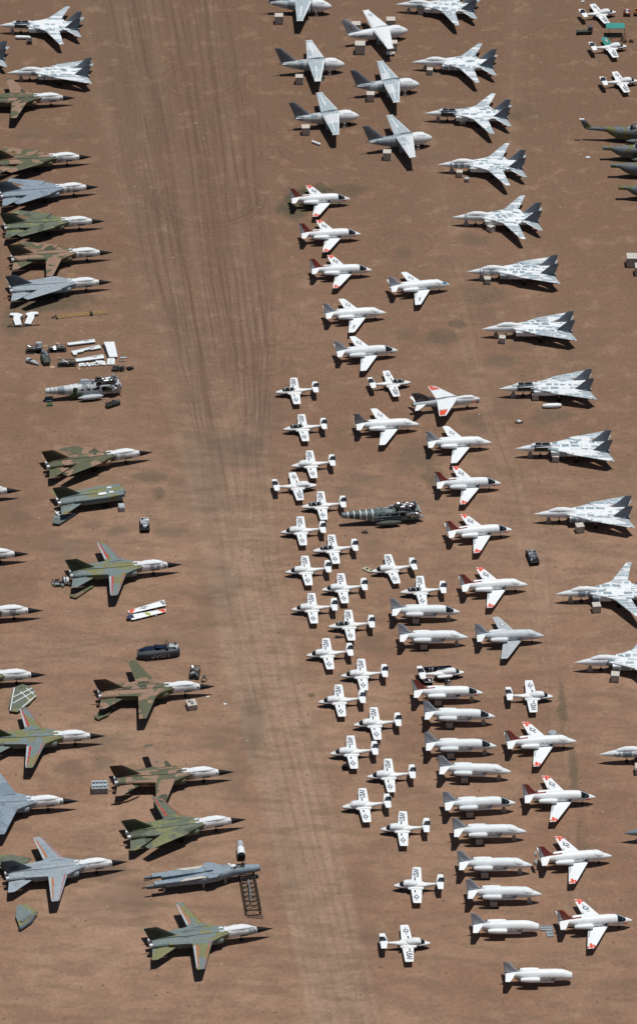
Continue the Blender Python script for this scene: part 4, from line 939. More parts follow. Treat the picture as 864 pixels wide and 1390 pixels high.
# ------------------------------------------------------------------ swept wing jets
GS = 'swept wing white jets with rear engines'
SW = [((475.6, 270), (392.6, 270.5), 'red', 'dark', 'white', {}, 'red finned jet standing in a patch of green weeds'),
 ((490.7, 317.7), (405.3, 318), 'red', 'dark', 'white', {}, 'red finned jet just below the one in the weed patch'),
 ((505.4, 366.6), (419.8, 366), 'red', 'dark', 'white', {}, 'red finned jet left of the blue nosed jet'),
 ((524.8, 424.4), (438, 426.8), 'grey', 'cover', 'white', dict(navy=True), 'grey finned white jet with covered nose, directly below the three topmost red finned jets'),
 ((540.8, 475.5), (453, 478.5), 'grey', 'dark', 'chalk', {}, 'grey finned jet with dark windscreen, above a right pointing trainer'),
 ((610.7, 386), (526.3, 390.6), 'grey', 'cover', 'white', dict(nose='blue', navy=True), 'white jet with a blue panel on its nose'),
 ((567.5, 576), (481.7, 577), 'brown', 'cover', 'white', {}, 'jet with fully wrapped nose and brownish fin, left of the jet with orange wingtips'),
 ((667, 600.6), (577, 601), 'grey', 'cover', 'white', {}, 'grey finned white jet just below the jet with orange wingtips'),
 ((680, 656), (589, 656), 'red', 'dark', 'chalk', {}, 'red finned jet with stained white body right of the helicopter hulk, upper one'),
 ((695, 719), (604, 723), 'red', 'dark', 'white', {}, 'red finned white jet nearest left of the stripped black car'),
 ((716, 793.5), (622.7, 795.5), 'red', 'cover', 'white', {}, 'red finned white jet with covered windscreen directly above the pale grey jet'),
 ((737.8, 863), (644, 863), 'grey', 'cover', 'grey', {}, 'pale grey jet with grey wings right of the wingless jets'),
 ((783, 1006), (683, 1008), 'red', 'cover', 'white', {}, 'red finned jet below the lone right pointing trainer, round dish beside it'),
 ((808, 1082), (708, 1081), 'red', 'dark', 'white', {}, 'red finned jet with dark windscreen, middle one of the lower right column'),
 ((831.6, 1161.6), (728, 1166), 'red', 'cover', 'white', dict(opened=True), 'red finned jet with opened tail cone shells at its rear'),
 ((859, 1249), (753.5, 1252.4), 'red', 'dark', 'white', {}, 'red finned jet in the bottom right corner beside flat metal frames')]
for k, (no, ta, tl, ck, bd, kw, lb) in enumerate(SW):
    wm = 'red' if tl == 'red' else None
    place(('T39', tl, ck, bd, str(kw)), lambda: T39(tl, ck, True, wm, body=bd, **kw), 13.1, no, ta, 1.5, 2.25, lb, 'jet', GS)
GW = 'wingless swept jets on stands'
WL = [((624.3, 830.5), (528.8, 828), 'grey', 'dark', 'wingless jet with dark windscreen, topmost on stands'),
 ((634.3, 865), (540, 863), 'grey', 'cover', 'dull wingless jet with covered windscreen, second from top on stands'),
 ((656, 940.6), (558, 938.7), 'red', 'dark', 'wingless jet with a red fin, just below the wingless trainer'),
 ((671, 972.5), (574.5, 968), 'grey', 'dark', 'wingless grey finned jet directly below the red finned wingless one'),
 ((673, 1012.6), (575.6, 1010), 'grey', 'dark', 'wingless jet with dark windscreen directly above the one with a wrapped pointed nose'),
 ((692.6, 1047.5), (594.4, 1042), 'grey', 'cover', 'wingless jet with wrapped pointed nose between two with dark windscreens'),
 ((699.7, 1089.9), (600, 1091), 'grey', 'dark', 'wingless jet, lowest one with a dark windscreen on stands'),
 ((713.8, 1128.6), (612.8, 1126.8), 'grey', 'cover', 'wingless grey finned jet left of the jet with opened tail cone, upper one'),
 ((721.9, 1174.3), (619.8, 1171.5), 'grey', 'cover', 'wingless jet, third from the bottom left of the opened tail cone'),
 ((734.9, 1213.7), (631.4, 1210.2), 'grey', 'cover', 'wingless jet directly above the one with a cut off nose')]
ORD = ['topmost', 'second', 'third', 'fourth', 'fifth', 'sixth', 'seventh', 'eighth', 'ninth', 'tenth']
for k, (no, ta, tl, ck, lb) in enumerate(WL):
    o = place(('T39w', tl, ck), lambda: T39(tl, ck, False, body='white' if tl == 'red' else 'chalk', dz=.28), 13.1, no, ta, 1.8, 2.5, lb, 'jet', GW)
    h = o.rotation_euler[2]
    R = empty('support_stand'); m = MB()
    for y in (-1.0, 1.0): m.box((0, y, .60), (1.25, .08, 1.15))
    for x in (-.6, .6):
        m.box((x, 0, 1.1), (.12, 2.1, .16)); m.box((x, 0, .35), (.10, 2.0, .12))
    m.build('side_board', WOOD, R); MB().box((0, 0, 1.22), (1.35, 2.2, .1)).build('top_beam', GULL, R)
    m = MB(); m.box((0, 0, .04), (1.5, 2.7, .08)); m.build('shadow_sheet', DARK, R)  # dark sheet standing in for the shadow under the stand
    R.location = local(o, 13.1/2-8.35, -.35); R.rotation_euler = (0, 0, h)
    tag(R, f'boarded stand under the body of the {ORD[k]} wingless jet from the top', 'stand', 'boarded stands under the wingless jets')
    if not (k == 7 and False): trestle(local(o, 13.1/2-2.1, 0), h, f'trestle under the nose of the {ORD[k]} wingless jet from the top', .85, 1.02)
place('T39b', lambda: T39('grey', 'cover', False, body='white', blunt=True, dz=-.2), 13.1, (743, 1259), (638, 1256), 1.4, 2.1, 'wingless jet with a cut off blunt nose beside flat metal frames', 'jet', GW)
place('T39b', lambda: None, 13.1, (787, 1325), (683, 1322), 1.4, 2.1, 'wingless jet at the bottom below the one with the cut off nose', 'jet', GW)
place('A7', A7, 13.8, (653.6, 540.7), (557.3, 549.5), 2.1, 2.2, 'grey and white jet with orange wingtips and mottled brown grey fin', 'attack jet', None)
# ------------------------------------------------------------------ twin fin fighters
GF = 'twin fin fighters with swing wings'
FT = [((537, 5.8), (648, 8.5), 'spread', 'cover', 'spread wing fighter at the top edge right of the patrol jets', (570.6, 15)),
 ((557.8, 84.3), (674, 84.5), 'spread', 'cover', 'spread wing fighter with covered cockpit, above the one with a dark open cockpit', (583, 97)),
 ((576.4, 153.8), (692.3, 153), 'spread', 'open', 'spread wing fighter with a dark open cockpit', (627, 164)),
 ((593, 223.4), (714, 221.5), 'spread', 'cover', 'spread wing fighter just below the open cockpit one, small blue box beside it', (623, 236)),
 ((612.8, 294.9), (735, 293.3), 'spread', 'cover', 'spread wing fighter directly above the swept wing fighters, turned crate beside it', (665.7, 310)),
 ((633, 368.8), (757.3, 365), 'swept', 'cover', 'topmost of the fighters with wings folded back on the right', (661, 381)),
 ((652.6, 446.7), (779.5, 441.5), 'swept', 'cover', 'folded wing fighter with covered cockpit above the one with a white tank beside it', (681, 461)),
 ((675.4, 528), (805, 520.5), 'swept', 'open', 'folded wing fighter with open dark cockpit and a white tank lying beside it', (726, 538)),
 ((699, 609), (829.5, 604), 'swept', 'open', 'folded wing fighter with open dark cockpit, below the one with the white tank', (753.5, 622)),
 ((722.6, 698), (858, 693.5), 'swept', 'cover', 'lowest of the folded wing fighters, covered cockpit, above the stripped black car', (786, 717)),
 ((751.7, 806.6), (890, 798), 'spread', 'cover', 'spread wing fighter cut by the right edge, level with the row of red finned jets', (808.6, 825)),
 ((778, 899.4), (919, 892), 'spread', 'cover', 'large spread wing fighter at the right edge above the lone right pointing trainer', (834, 919)),
 ((811.8, 1023.9), (957, 1016), 'spread', 'cover', 'fighter of which only the white nose shows at the right edge', (866, 1046)),
 ((843, 1131), (992, 1122), 'spread', 'dark', 'dark grey fighter nose at the lower right edge', None),
 ((-2, 34.5), (112.5, 33), 'spread', 'open', 'spread wing fighter in the top left corner, white tube on the ground beside it', None),
 ((9.7, 98.8), (125.5, 96), 'swept', 'cover', 'folded wing fighter in the top left corner above a camouflaged bomber', None),
 ((-105, 76), (12, 73), 'spread', 'cover', 'fighter of which only the tail shows at the top left edge', None)]
for k, (no, ta, sw_, ck, lb, cr) in enumerate(FT):
    dk = ck == 'dark'
    o = place(('F14', sw_, ck), lambda: F14(sw_, 'cover' if dk else ck, dk), 19.2, no, ta, 2.0, 2.6, lb, 'fighter jet', GF)
    what = lb.split(',')[0].replace('topmost of the fighters with wings folded back on the right', 'topmost folded wing fighter on the right').replace('lowest of the folded wing fighters', 'lowest folded wing fighter')
    if k not in (16, 12): trestle(local(o, 19.2/2-3.0, 0), o.rotation_euler[2], ' '.join(('trestle under the nose of the '+what).split()[:16]), .95, 1.2)
    if cr:
        sz = (1.3, 1.3, 1.3) if k not in (9, 10, 11) else (1.5, 1.5, 1.5)
        rz = random.uniform(-.15, .15)+(.7 if k == 4 else .25 if k in (9, 10) else 0)
        crate(cr[0], cr[1], ' '.join(('pale crate beside the '+what).split()[:16]), sz, rz)
crate(867, 1044, 'pale crate at the right edge under the white fighter nose', (1.6, 1.6, 1.5))
# ------------------------------------------------------------------ patrol jets
GP = 'high wing patrol jets with tall fins'
PT = [((450, 8.5), (358.6, 3), 'grey', 'patrol jet cut by the top edge, large crate beside its wing', [(378.5, 25.6, 1.9)]),
 ((553, 41), (467, 48), 'white', 'all white patrol jet with large crates and a small cart beside it', [(488.4, 65, 2.3), (533.5, 61.7, 1.75), (483, 37, 2.0), (530, 31, 2.0)]),
 ((467.5, 87), (374, 87), 'grey', 'grey winged patrol jet directly below the one cut by the top edge', [(406, 108, 1.7)]),
 ((568.7, 114), (478.5, 117), 'grey', 'grey winged patrol jet directly below the all white one', [(502.5, 131.5, 1.75)]),
 ((487, 157), (392, 161), 'grey', 'grey winged patrol jet with a small white tube lying at its wingtip', [(414.6, 176.6, 1.75)]),
 ((586, 186.5), (494.5, 193), 'grey', 'lowest patrol jet, left of a spread wing fighter', [(525, 210.6, 1.75)])]
for k, (no, ta, bd, lb, cs) in enumerate(PT):
    o = place(('S3', bd), lambda: S3(bd), 14.6, no, ta, 2.05, 2.9, lb, 'patrol jet', GP, True)
    if k != 1: trestle(local(o, 14.6/2-3.6, -1.3), o.rotation_euler[2], 'trestle beside the nose of the '+' '.join(lb.split(',')[0].split()[:9]), .85, .9)
    for j, (x, y, s) in enumerate(cs):
        wh = ['', 'smaller ', 'far tail side ', 'far nose side '][j] if k == 1 else ''
        crate(x, y, ' '.join((wh+'pale cube crate beside the '+lb.split(',')[0]).split()[:16]), (s, s, s*1.05), random.uniform(-.05, .05))
# ------------------------------------------------------------------ bombers
GB = 'swing wing bombers with black noses'
S_, W_, N_ = 'spread', 'swept', 'none'
BM = [((103, 133), (-29, 138), 'tan', (S_, S_), None, {}, 'tan and green bomber just below the folded wing fighter in the top left corner'),
 ((124, 213), (-8, 222), 'tan', (W_, W_), None, {}, 'tan and green bomber with folded wings at the left edge, above the blue grey one'),
 ((133.2, 253.7), (1, 265), 'grey', (W_, W_), None, {}, 'blue grey bomber with folded wings between a tan and a green bomber'),
 ((141.8, 300.3), (6, 308), 'green', (W_, W_), None, {}, 'green bomber with folded wings below the blue grey one at upper left'),
 ((152, 342.8), (16, 351), 'tan', (W_, S_), None, {}, 'tan and green bomber with one wing spread, above the light grey bomber'),
 ((152, 382.8), (13, 393), 'light', (N_, W_), None, {}, 'light grey bomber just above the two pale tail pieces on the ground'),
 ((209.7, 613.5), (60, 632), 'tan', (W_, W_), None, {}, 'tan camouflaged bomber with folded wings, directly above the noseless green one'),
 ((249, 766), (92, 779.5), 'blue', (S_, S_), 'red', {}, 'green and blue bomber, red striped spread wings, above the pair of white wings'),
 ((292.4, 931.7), (132, 942.8), 'tan', (S_, S_), None, {}, 'tan and green bomber with spread wings below the dark crushed wreck'),
 ((142.4, 999), (-18, 1007), 'blue', (S_, S_), 'red', {}, 'green and blue bomber with spread wings and red stripes at the left edge'),
 ((318, 1047.7), (154, 1060), 'tan', (S_, S_), None, {}, 'tan and green bomber with spread wings and a pale crate behind its tail'),
 ((107, 1087.4), (-58, 1096), 'grey', (S_, S_), None, {}, 'blue grey spread wing bomber at the left edge without red stripes'),
 ((335.4, 1112), (170, 1134), 'green', (S_, W_), 'red', {}, 'all green bomber with near wing folded, directly above the blue wingless fuselage'),
 ((174, 1169.6), (6, 1190), 'light', (S_, S_), 'orange', dict(code='CC'), 'light grey spread wing bomber with orange stripes and letters on its fin'),
 ((371, 1260), (200, 1281), 'blue', (S_, S_), 'orange', {}, 'green camouflaged spread wing bomber at the bottom with orange stripes'),
 ((29.5, 665.8), (-122, 674), 'tan', (W_, W_), None, {}, 'black tipped white bomber nose at the left edge, highest of four'),
 ((39.7, 751.9), (-114, 760), 'grey', (W_, W_), None, {}, 'black tipped bomber nose at the left edge, second of four from the top'),
 ((58.7, 828.6), (-98, 837), 'tan', (W_, W_), None, {}, 'black tipped bomber nose at the left edge, third of four from the top'),
 ((62.5, 916), (-96, 924), 'green', (W_, W_), None, {}, 'black tipped bomber nose at the left edge, lowest of four')]
for k, (no, ta, sc, wn, mk, kw, lb) in enumerate(BM):
    place(('F111', sc, wn, mk, str(kw)), lambda: F111(sc, wn, mk, **kw), 21.9, no, ta, 1.75, 2.1, lb, 'bomber', GB)
def nose_ext(tail, front, frac):
    "nose pixel of the complete aircraft when only its rear part stands"
    return (tail[0]+(front[0]-tail[0])/frac, tail[1]+(front[1]-tail[1])/frac)
place('F111cut', lambda: F111('blue', (N_, N_), None, cut=True, bare=False), 21.9, nose_ext((72, 682), (168, 667.5), .616), (72, 682), 1.9, 2.1, 'noseless wingless green and blue bomber hulk below the tan folded wing bomber', 'bomber', GB)
def stripped():
    L = 20.5; R = empty('stripped_bomber_fuselage')
    st = [(0, 1.9, .62, .62, 2), (.1, 1.9, .66, .66, 2), (2.2, 2.0, .78, .78, 2), (5.0, 2.05, .95, .95, 2.6), (6.2, 2.05, 1.3, .9, 3.4), (8, 2.05, 1.75, .86, 4), (10, 2.0, 1.9, .8, 4), (13, 1.9, 1.6, .6, 4), (17, 1.85, 1.5, .5, 4)]
    sk = CAM_GRY
    hull(MB(), L, st, 0, 17, .5, 24).build('fuselage', sk, R, True)
    MB().cyl((L/2+.02, 0, 1.9), (L/2+.06, 0, 1.9), .54, .54).build('open_nose_end', DARK, R)
    m = MB(); m.box((L/2-3.9, 0, 2.72), (2.4, .9, .3)); clutter(m, L/2-3.9, 0, 2.75, 1.1, .4, .3, 12, 4); m.build('open_cockpit', DARK, R)
    m = MB(); m.box((L/2-4.7, 0, 3.05), (.9, .6, .2)); clutter(m, L/2-5.0, .1, 2.9, .6, .5, .3, 5, 9); m.build('white_fitting', COATING, R)
    for sg in (-1, 1):
        m = MB(); m.box((L/2-15.3, sg*1.15, 2.35), (7.4, 1.0, .55)); m.build('tail_boom', sk, R)
        m = MB(); m.box((L/2-19.4, sg*1.3, 2.1), (1.9, .35, .4)); m.cyl((L/2-18.9, sg*1.2, 1.7), (L/2-20.4, sg*1.2, 1.6), .12, .08); m.build('tail_fitting', FINGREY, R)
        m = MB(); m.poly([(L/2-9.6, sg*1.75), (L/2-10.4, sg*1.1), (L/2-13.4, sg*1.2), (L/2-14.6, sg*1.85)], 2.64, 2.71); m.build('bare_bay', CRATE, R)
        m = MB(); m.poly([(L/2-6.2, sg*.8), (L/2-8.2, sg*2.2), (L/2-9.5, sg*2.3), (L/2-9.9, sg*1.2), (L/2-9.0, sg*.6)], 2.5, 2.86); m.build('wing_box', sk, R)
    m = MB(); m.box((L/2-13.2, 0, 2.72), (8.6, .7, .6)); m.box((L/2-9.0, 0, 3.0), (1.2, 1.0, .5)); m.build('spine', sk, R)
    m = MB()
    for x, y in ((-7, -.9), (-7, .9), (4, -.6), (4, .6), (0, -1), (0, 1)): m.box((x, y, .6), (.4, .4, 1.2))
    m.build('support_block', WOOD, R)
    return R
place('strip', stripped, 20.5, (347.8, 1178), (200.5, 1199), 1.9, 1.9, 'blue grey stripped bomber fuselage without wings, nose or tail beside the lattice frame', 'aircraft hulk', None)
# ------------------------------------------------------------------ helicopters
place('hulkA', lambda: hulk_helicopter(HULLW, FINPALE, True, False, 3), 15.0, (160.5, 524.5), (62, 531.5), 1.6, 2.2, 'whitish helicopter hulk with green panels and open engine deck', 'helicopter hulk', None)
place('hulkB', lambda: hulk_helicopter(HULLD, OLIVE, False, False, 8), 15.0, (566, 696), (464, 700), 1.6, 2.2, 'dark green helicopter hulk with pale ribs between the trainer jets', 'helicopter hulk', None)
GH = 'camouflaged helicopters at the right edge'
HC = [((901, 184), (811, 178), 'topmost camouflaged helicopter, with upswept tail pylon, at the upper right edge'),
      ((908, 208), (818, 204), 'second camouflaged helicopter from the top at the right edge, its tail cut short'),
      ((919, 231), (829, 228), 'third camouflaged helicopter from the top at the right edge, its tail cut short'),
      ((930, 261), (840, 258), 'lowest camouflaged helicopter at the right edge, its tail cut short')]
for k, (no, ta, lb) in enumerate(HC):
    o = place(('heli', k == 0), lambda: hulk_helicopter(CAMHEL, CAMHEL, False, 1 if k == 0 else 0, 20), 15.0, no, ta, 1.6, 2.2, lb, 'helicopter', GH)
# ------------------------------------------------------------------ loose parts and gear on the ground
def one(name, m, mat, px, py, rz, label, cat, z=0, h=.3, smooth=False, group=None):
    o = m.build(name, mat, None, smooth); p = at(px, py, h); o.location = (p.x, p.y, z); o.rotation_euler = (0, 0, rz)
    return tag(o, label, cat, group)
def rig(name, px, py, rz, label, cat, h=.4, group=None):
    R = empty(name); p = at(px, py, h); R.location = (p.x, p.y, 0); R.rotation_euler = (0, 0, rz)
    tag(R, label, cat, group); return R
def dir2(a, b):
    p, q = at(*a), at(*b); return math.atan2(q.y-p.y, q.x-p.x), (q-p).length
# tow bar
h_, ln = dir2((70, 430.5), (145, 423.5))
R = rig('tow_bar', 107.5, 427, h_, 'long yellow lattice tow bar lying above the scattered panels', 'tow bar', .3)
m = MB()
for y in (-.35, .35): m.cyl((-ln/2+1.2, y, .35), (ln/2, y, .35), .07, n=8)
for k in range(9):
    x = -ln/2+1.2+(ln-1.2)*k/8; m.cyl((x, -.35, .35), (x, .35, .35), .06, n=6)
m.build('bar_frame', YELLOW, R)
m = MB(); m.cyl((-ln/2+1.2, -.35, .35), (-ln/2, 0, .3), .08, n=8); m.cyl((-ln/2+1.2, .35, .35), (-ln/2, 0, .3), .08, n=8); m.box((ln*.22, 0, .4), (.5, .9, .35)); m.build('hitch', DARK, R)
for x in (-ln/2+1.1, ln*.22):
    m = MB()
    for y in (-.6, .6): m.cyl((x, y-.08, .2), (x, y+.08, .2), .2, n=10)
    m.build('wheel', TYRE, R)
# tail pieces at upper left
for k, (px, py, mr, lb) in enumerate(((23, 433, -1, 'pale stepped tail piece lying on the soil, left one of the pair'), (42, 431.5, 1, 'pale stepped tail piece lying on the soil, right one of the pair'))):
    m = MB(); pts = [(-1.4, 2.2), (-.2, 2.4), (.9, 1.8), (.5, .6), (1.2, -2.2), (.1, -2.6), (-.6, -.2), (-.7, 1.2), (-1.5, 1.4)]
    m.poly([(x*1.15*(-mr), y) for x, y in pts], .35, .6)
    R = rig('tail_piece', px, py, .1*mr, lb, 'tail piece', .5, 'pair of pale tail pieces'); m.build('skin', COATING, R)
    m = MB(); m.cyl((-1.6, -2.6, .12), (1.7, -2.3, .12), .10, n=6); m.cyl((-1.6, -2.6, .12), (-1.8*mr, 1.8, .12), .08, n=6); m.build('cradle_bar', DARK, R)
# panels
PN = [((92, 467), (129, 462.5), 1.25, 'straight pale wing panel, uppermost of the three long ones'), ((98, 478.5), (136.5, 471), 1.6, 'notched pale wing panel between the two straight ones'),
      ((102, 489), (141, 484), 1.5, 'straight pale wing panel, lowest of the three long ones')]
for k, (a, b_, w_, lb) in enumerate(PN):
    rz, ln = dir2(a, b_); R = rig('aircraft_panel', (a[0]+b_[0])/2, (a[1]+b_[1])/2, rz, lb, 'wing panel', .4, 'loose pale wing panels')
    m = MB(); hw = w_/2
    pts = [(-ln/2, -hw), (-ln/2, hw*.6), (ln/2, hw), (ln/2, -hw)] if k != 1 else [(-ln/2, -hw*1.5), (-ln/2, hw*.7), (ln/2, hw), (ln/2, -hw*.7), (ln*.15, -hw*.6), (ln*.12, -hw*.2), (-ln*.1, -hw*.3), (-ln*.12, -hw*.7), (-ln*.36, -hw*.7), (-ln*.38, -hw*1.5)]
    m.poly(pts, .30, .52); m.build('panel_skin', COATING, R)
    m = MB(); m.box((0, hw*.5, .56), (ln*.92, .08, .05)); m.box((ln*.2, hw*.1, .55), (.9, .3, .04)); m.build('panel_seam', ALU, R)
R = rig('aircraft_panel', 150, 474.5, 0, 'tapering pale wing panel standing apart right of the three long ones', 'wing panel', .5, 'loose pale wing panels')
m = MB(); m.poly([(-1.5, 2.9), (.7, 3.0), (1.6, -3.0), (-.1, -3.1), (-.6, -1.0), (-.9, .6)], .4, .62); m.build('panel_skin', COATING, R)
m = MB(); m.cyl((-1.6, 2.3, .3), (-.2, -3.1, .3), .12, n=6); m.cyl((-1.9, 2.0, .3), (-.6, 1.2, .3), .09, n=6); m.cyl((-1.2, -.6, .3), (0, -1.2, .3), .1, n=6); m.build('torn_spar', DARK, R)
# engine cradles and boxes
def engine_box(px, py, rz, label, ln=3.3, wd=1.5, ht=1.1, seed=1, extra=None):
    R = rig('engine_cradle', px, py, rz, label, 'engine cradle', ht/2, 'engine cradles among the scattered parts')
    m = MB()
    for y in (-wd/2, wd/2):
        for z in (.12, ht): m.box((0, y, z), (ln, .1, .1))
        for k in range(5): m.box((-ln/2+ln*k/4, y, ht/2), (.1, .1, ht))
    for x in (-ln/2, ln/2):
        for z in (.12, ht): m.box((x, 0, z), (.1, wd, .1))
    m.box((0, 0, .1), (ln, wd, .06)); m.build('cradle_frame', DARK, R)
    m = MB(); m.cyl((-ln*.42, 0, ht*.55), (ln*.40, 0, ht*.55), wd*.30, wd*.36, 12); m.build('engine_core', OLIVE, R, True)
    m = MB(); clutter(m, 0, 0, ht*.75, ln*.4, wd*.32, .3, 12, seed); m.build('engine_fitting', ALU, R)
    return R
engine_box(47, 474.5, .05, 'dark engine cradle with a pale barrel standing on its end', seed=2)
engine_box(78, 473.5, .08, 'dark engine cradle between the barrel topped one and the long pale panels', 3.6, 1.3, 1.0, 5)
engine_box(91, 493, .06, 'dark engine cradle left of the small white scraps', 3.6, 1.4, 1.0, 9)
m = MB(); m.cyl((0, 0, 0), (0, .25, 1.2), .66, .62, 16); m.cyl((0, 0, .1), (0, .1, .3), .72, .72, 16); one('barrel_cowling', m, PALEG, 53, 469, .2, 'pale blue grey barrel shaped cowling on the end of an engine cradle', 'cowling', z=1.0, h=1.6, smooth=True)
m = MB(); hull(m, 0, [(-2.3, .5, .55, .5, 2.5), (-1.6, .6, .85, .75, 2.5), (1.0, .65, .95, .85, 2.5), (2.3, .5, .6, .5, 2.5)], -2.3, 2.3, .5, 14)
R = rig('cockpit_section', 62, 486, 1.75, 'dark grey green rounded cockpit section below the barrel topped cradle', 'cockpit section', .6); m.build('shell', OLIVE, R, True)
m = MB(); m.box((.4, 0, 1.42), (1.6, .8, .1)); m.build('opening', BLACK, R); m = MB(); clutter(m, .2, 0, 1.3, 1.2, .5, .2, 8, 3); m.build('fitting', GULL, R)
R = rig('nose_cone_wreck', 44.5, 491, -.6, 'torn greyish nose piece at the lower left of the scattered parts', 'nose piece', .4)
m = MB(); hull(m, 0, [(-1.7, .3, .08, .08), (-.6, .42, .4, .38), (1.0, .5, .62, .5), (1.5, .5, .5, .4)], -1.7, 1.5, .4, 12); m.build('shell', PALEG, R, True)
m = MB(); clutter(m, -.4, 0, .7, .7, .3, .2, 5, 7); m.build('torn_inside', DARK, R)
for k, (px, py, s, rz, lb) in enumerate(((111.5, 495.5, .8, .3, 'white scrap piece nearest the engine cradle, mostly dark inside'), (119.5, 495, .7, -.3, 'small folded white scrap second in the row of scraps'), (128, 494.2, .7, .5, 'small wedge shaped white scrap third in the row of scraps'), (136, 493, 1.15, .25, 'largest square white scrap at the right of the row'))):
    m = MB(); m.poly([(-s, -s*.7), (-s*.6, s*.9), (s*.5, s*.7), (s, s*.2), (s*.8, -s), (-s*.1, -s*.5)], .1, .32); m.box((s*.1, 0, .4), (s*.8, s*.5, .25), .4, (.25, 'X'))
    one('skin_scrap', m, COATING, px, py, rz, lb, 'scrap piece', h=.2, group='white skin scraps')
for k, (px, lb) in enumerate(((148.3, 'white door panel lying beside its twin, left one'), (153.2, 'white door panel lying beside its twin, right one'))):
    m = MB(); m.poly([(-.42, -1.2), (-.36, 1.1), (.1, 1.4), (.42, 1.0), (.40, -1.2)], .1, .3); m.box((0, -.6, .34), (.5, .3, .06)); one('door_panel', m, COATING, px, 491, 0, lb, 'door panel', h=.2, group='pair of white door panels')
for k, (px, py, c, lb) in enumerate(((167.5, 485.6, PALEG, 'thin pale slat lying above the brown one'), (165.5, 489.8, paint('brown_slat', (.24, .18, .14), .8), 'thin brown slat just below the pale one'))):
    m = MB(); m.box((0, 0, .12), (1.25, .5, .12)); m.box((0, .18, .2), (1.2, .06, .08)); one('slat', m, c, px, py, .08, lb, 'slat', h=.1)
m = MB(); clutter(m, 0, 0, .1, 1.2, .7, .5, 30, 44); one('scrap_heap', m, DARK, 160.5, 500, 0, 'jagged heap of dark metal scrap at the right of the scattered parts', 'scrap heap', h=.3)
m = MB(); clutter(m, 0, 0, .1, .5, .35, .4, 14, 46); m.box((0, 0, .25), (1.2, .7, .4), .2); one('machine_part', m, DARK, 176.5, 499.5, 0, 'small dark machine part alone right of the scrap heap', 'machine part', h=.3)
for k, (px, py, w_, d, rz, lb) in enumerate(((64.5, 469.5, 1.9, .5, .15, 'pale flat board beside the barrel topped cradle'), (78.5, 466.3, .9, .6, -.4, 'small pale board above the middle engine cradle'), (71, 498.5, 1.0, .9, .6, 'pale square board below the cockpit section'), (107.5, 500, .35, 1.4, .2, 'narrow tan board below the white scraps'), (80, 485.5, .6, .4, 0, 'tiny pale board between the cockpit section and the panels'), (48.5, 481, .5, .4, .2, 'tiny tan board under the barrel topped cradle'))):
    m = MB(); m.box((0, 0, .06), (w_, d, .1)); m.box((0, d*.2, .13), (w_*.9, .06, .05)); one('loose_board', m, CARD, px, py, rz, lb, 'board', h=.05, group='loose boards on the soil')
# by the white hulk
R = rig('engine_part', 153.5, 548.5, .55, 'dark finned engine part lying against the open end of the whitish hulk', 'engine part', .5)
m = MB(); m.cyl((-1.5, 0, .55), (1.5, 0, .55), .55, .45, 14); m.build('engine_casing', OLIVE, R, True)
m = MB()
for k in range(6): m.cyl((-1.3+.5*k, 0, .55), (-1.2+.5*k, 0, .55), .62, n=14)
clutter(m, 0, 0, .9, 1.2, .4, .2, 10, 77); m.build('rib', DARK, R)
m = MB(); m.box((0, .5, .35), (1.7, .8, .6)); m.box((0, -.3, .2), (1.2, .3, .3)); one('blue_bin', m, paint('dull_blue_bin', (.10, .16, .20)), 66.5, 543, 0, 'dull blue bin under the narrow end of the whitish hulk', 'bin', h=.3)
m = MB(); m.poly([(-.6, -.5), (-.5, .5), (.6, .6), (.7, -.4)], .05, .3); m.box((0, 0, .33), (.8, .1, .06)); one('green_panel', m, GREENP, 67.5, 549.5, 0, 'small green panel on the soil below the dull blue bin', 'panel', h=.1)
m = MB(); m.box((0, 0, .2), (1.2, .6, .35)); m.box((0, .1, .42), (.6, .3, .12)); one('parts_tray', m, paint('brown_tray', (.09, .07, .05)), 495, 722, 0, 'small brown tray below the dark green helicopter hulk', 'tray', h=.2)
# broken panel at a trainer nose
R = rig('broken_panel', 499.5, 773.5, -.7, 'pale yellowish broken panel at the nose of a trainer jet', 'panel', .2)
m = MB(); m.poly([(-1.2, -.5), (-1.1, .4), (-.3, .6), (.6, .4), (1.3, .6), (1.2, -.4), (.2, -.6)], .1, .28); m.build('panel_skin', paint('yellowish_panel', (.46, .45, .28), .7, .3, 4), R)
m = MB(); m.box((-.3, 0, .31), (.5, .5, .05)); m.box((.6, .1, .31), (.35, .4, .05)); m.build('panel_hole', DARK, R)
# below the noseless hulk
m = MB(); m.box((0, 0, .5), (1.15, 1.7, .9)); m.box((0, 0, 1.0), (1.0, 1.5, .12)); m.box((0, -.5, 1.08), (.9, .1, .06)); one('blue_case', m, PALEG, 165, 688.5, .15, 'small pale blue case below the front of the noseless hulk', 'case', h=.6)
def tail_plate(px, py, rz, mat, label, pts, z=.3):
    R = rig('tailplane_piece', px, py, rz, label, 'tailplane', z, 'loose tailplanes on the soil'); m = MB(); m.poly(pts, z, z+.22); m.build('skin', mat, R)
    m = MB(); (x0, y0), (x1, y1) = pts[0], pts[2]; m.box(((x0+x1)/2, (y0+y1)/2, z+.24), (abs(x1-x0)*.5, .08, .04), math.atan2(y1-y0, x1-x0)); m.build('seam', DARK, R)
    m = MB(); m.box((x0*.5, y0*.3, z/2), (.4, .5, z)); m.build('block', WOOD, R); return R
TPL = [(-2.2, -1.7), (-1.6, 1.0), (2.3, 1.9), (.4, -.4), (-1.0, -2.2)]
tail_plate(87, 704, 0, CAM_BLU, 'green and blue tailplane lying below the noseless hulk', [(-2.1, -1.9), (-2.0, .8), (-.9, .9), (2.2, 1.6), (-.8, -2.2)], .4)
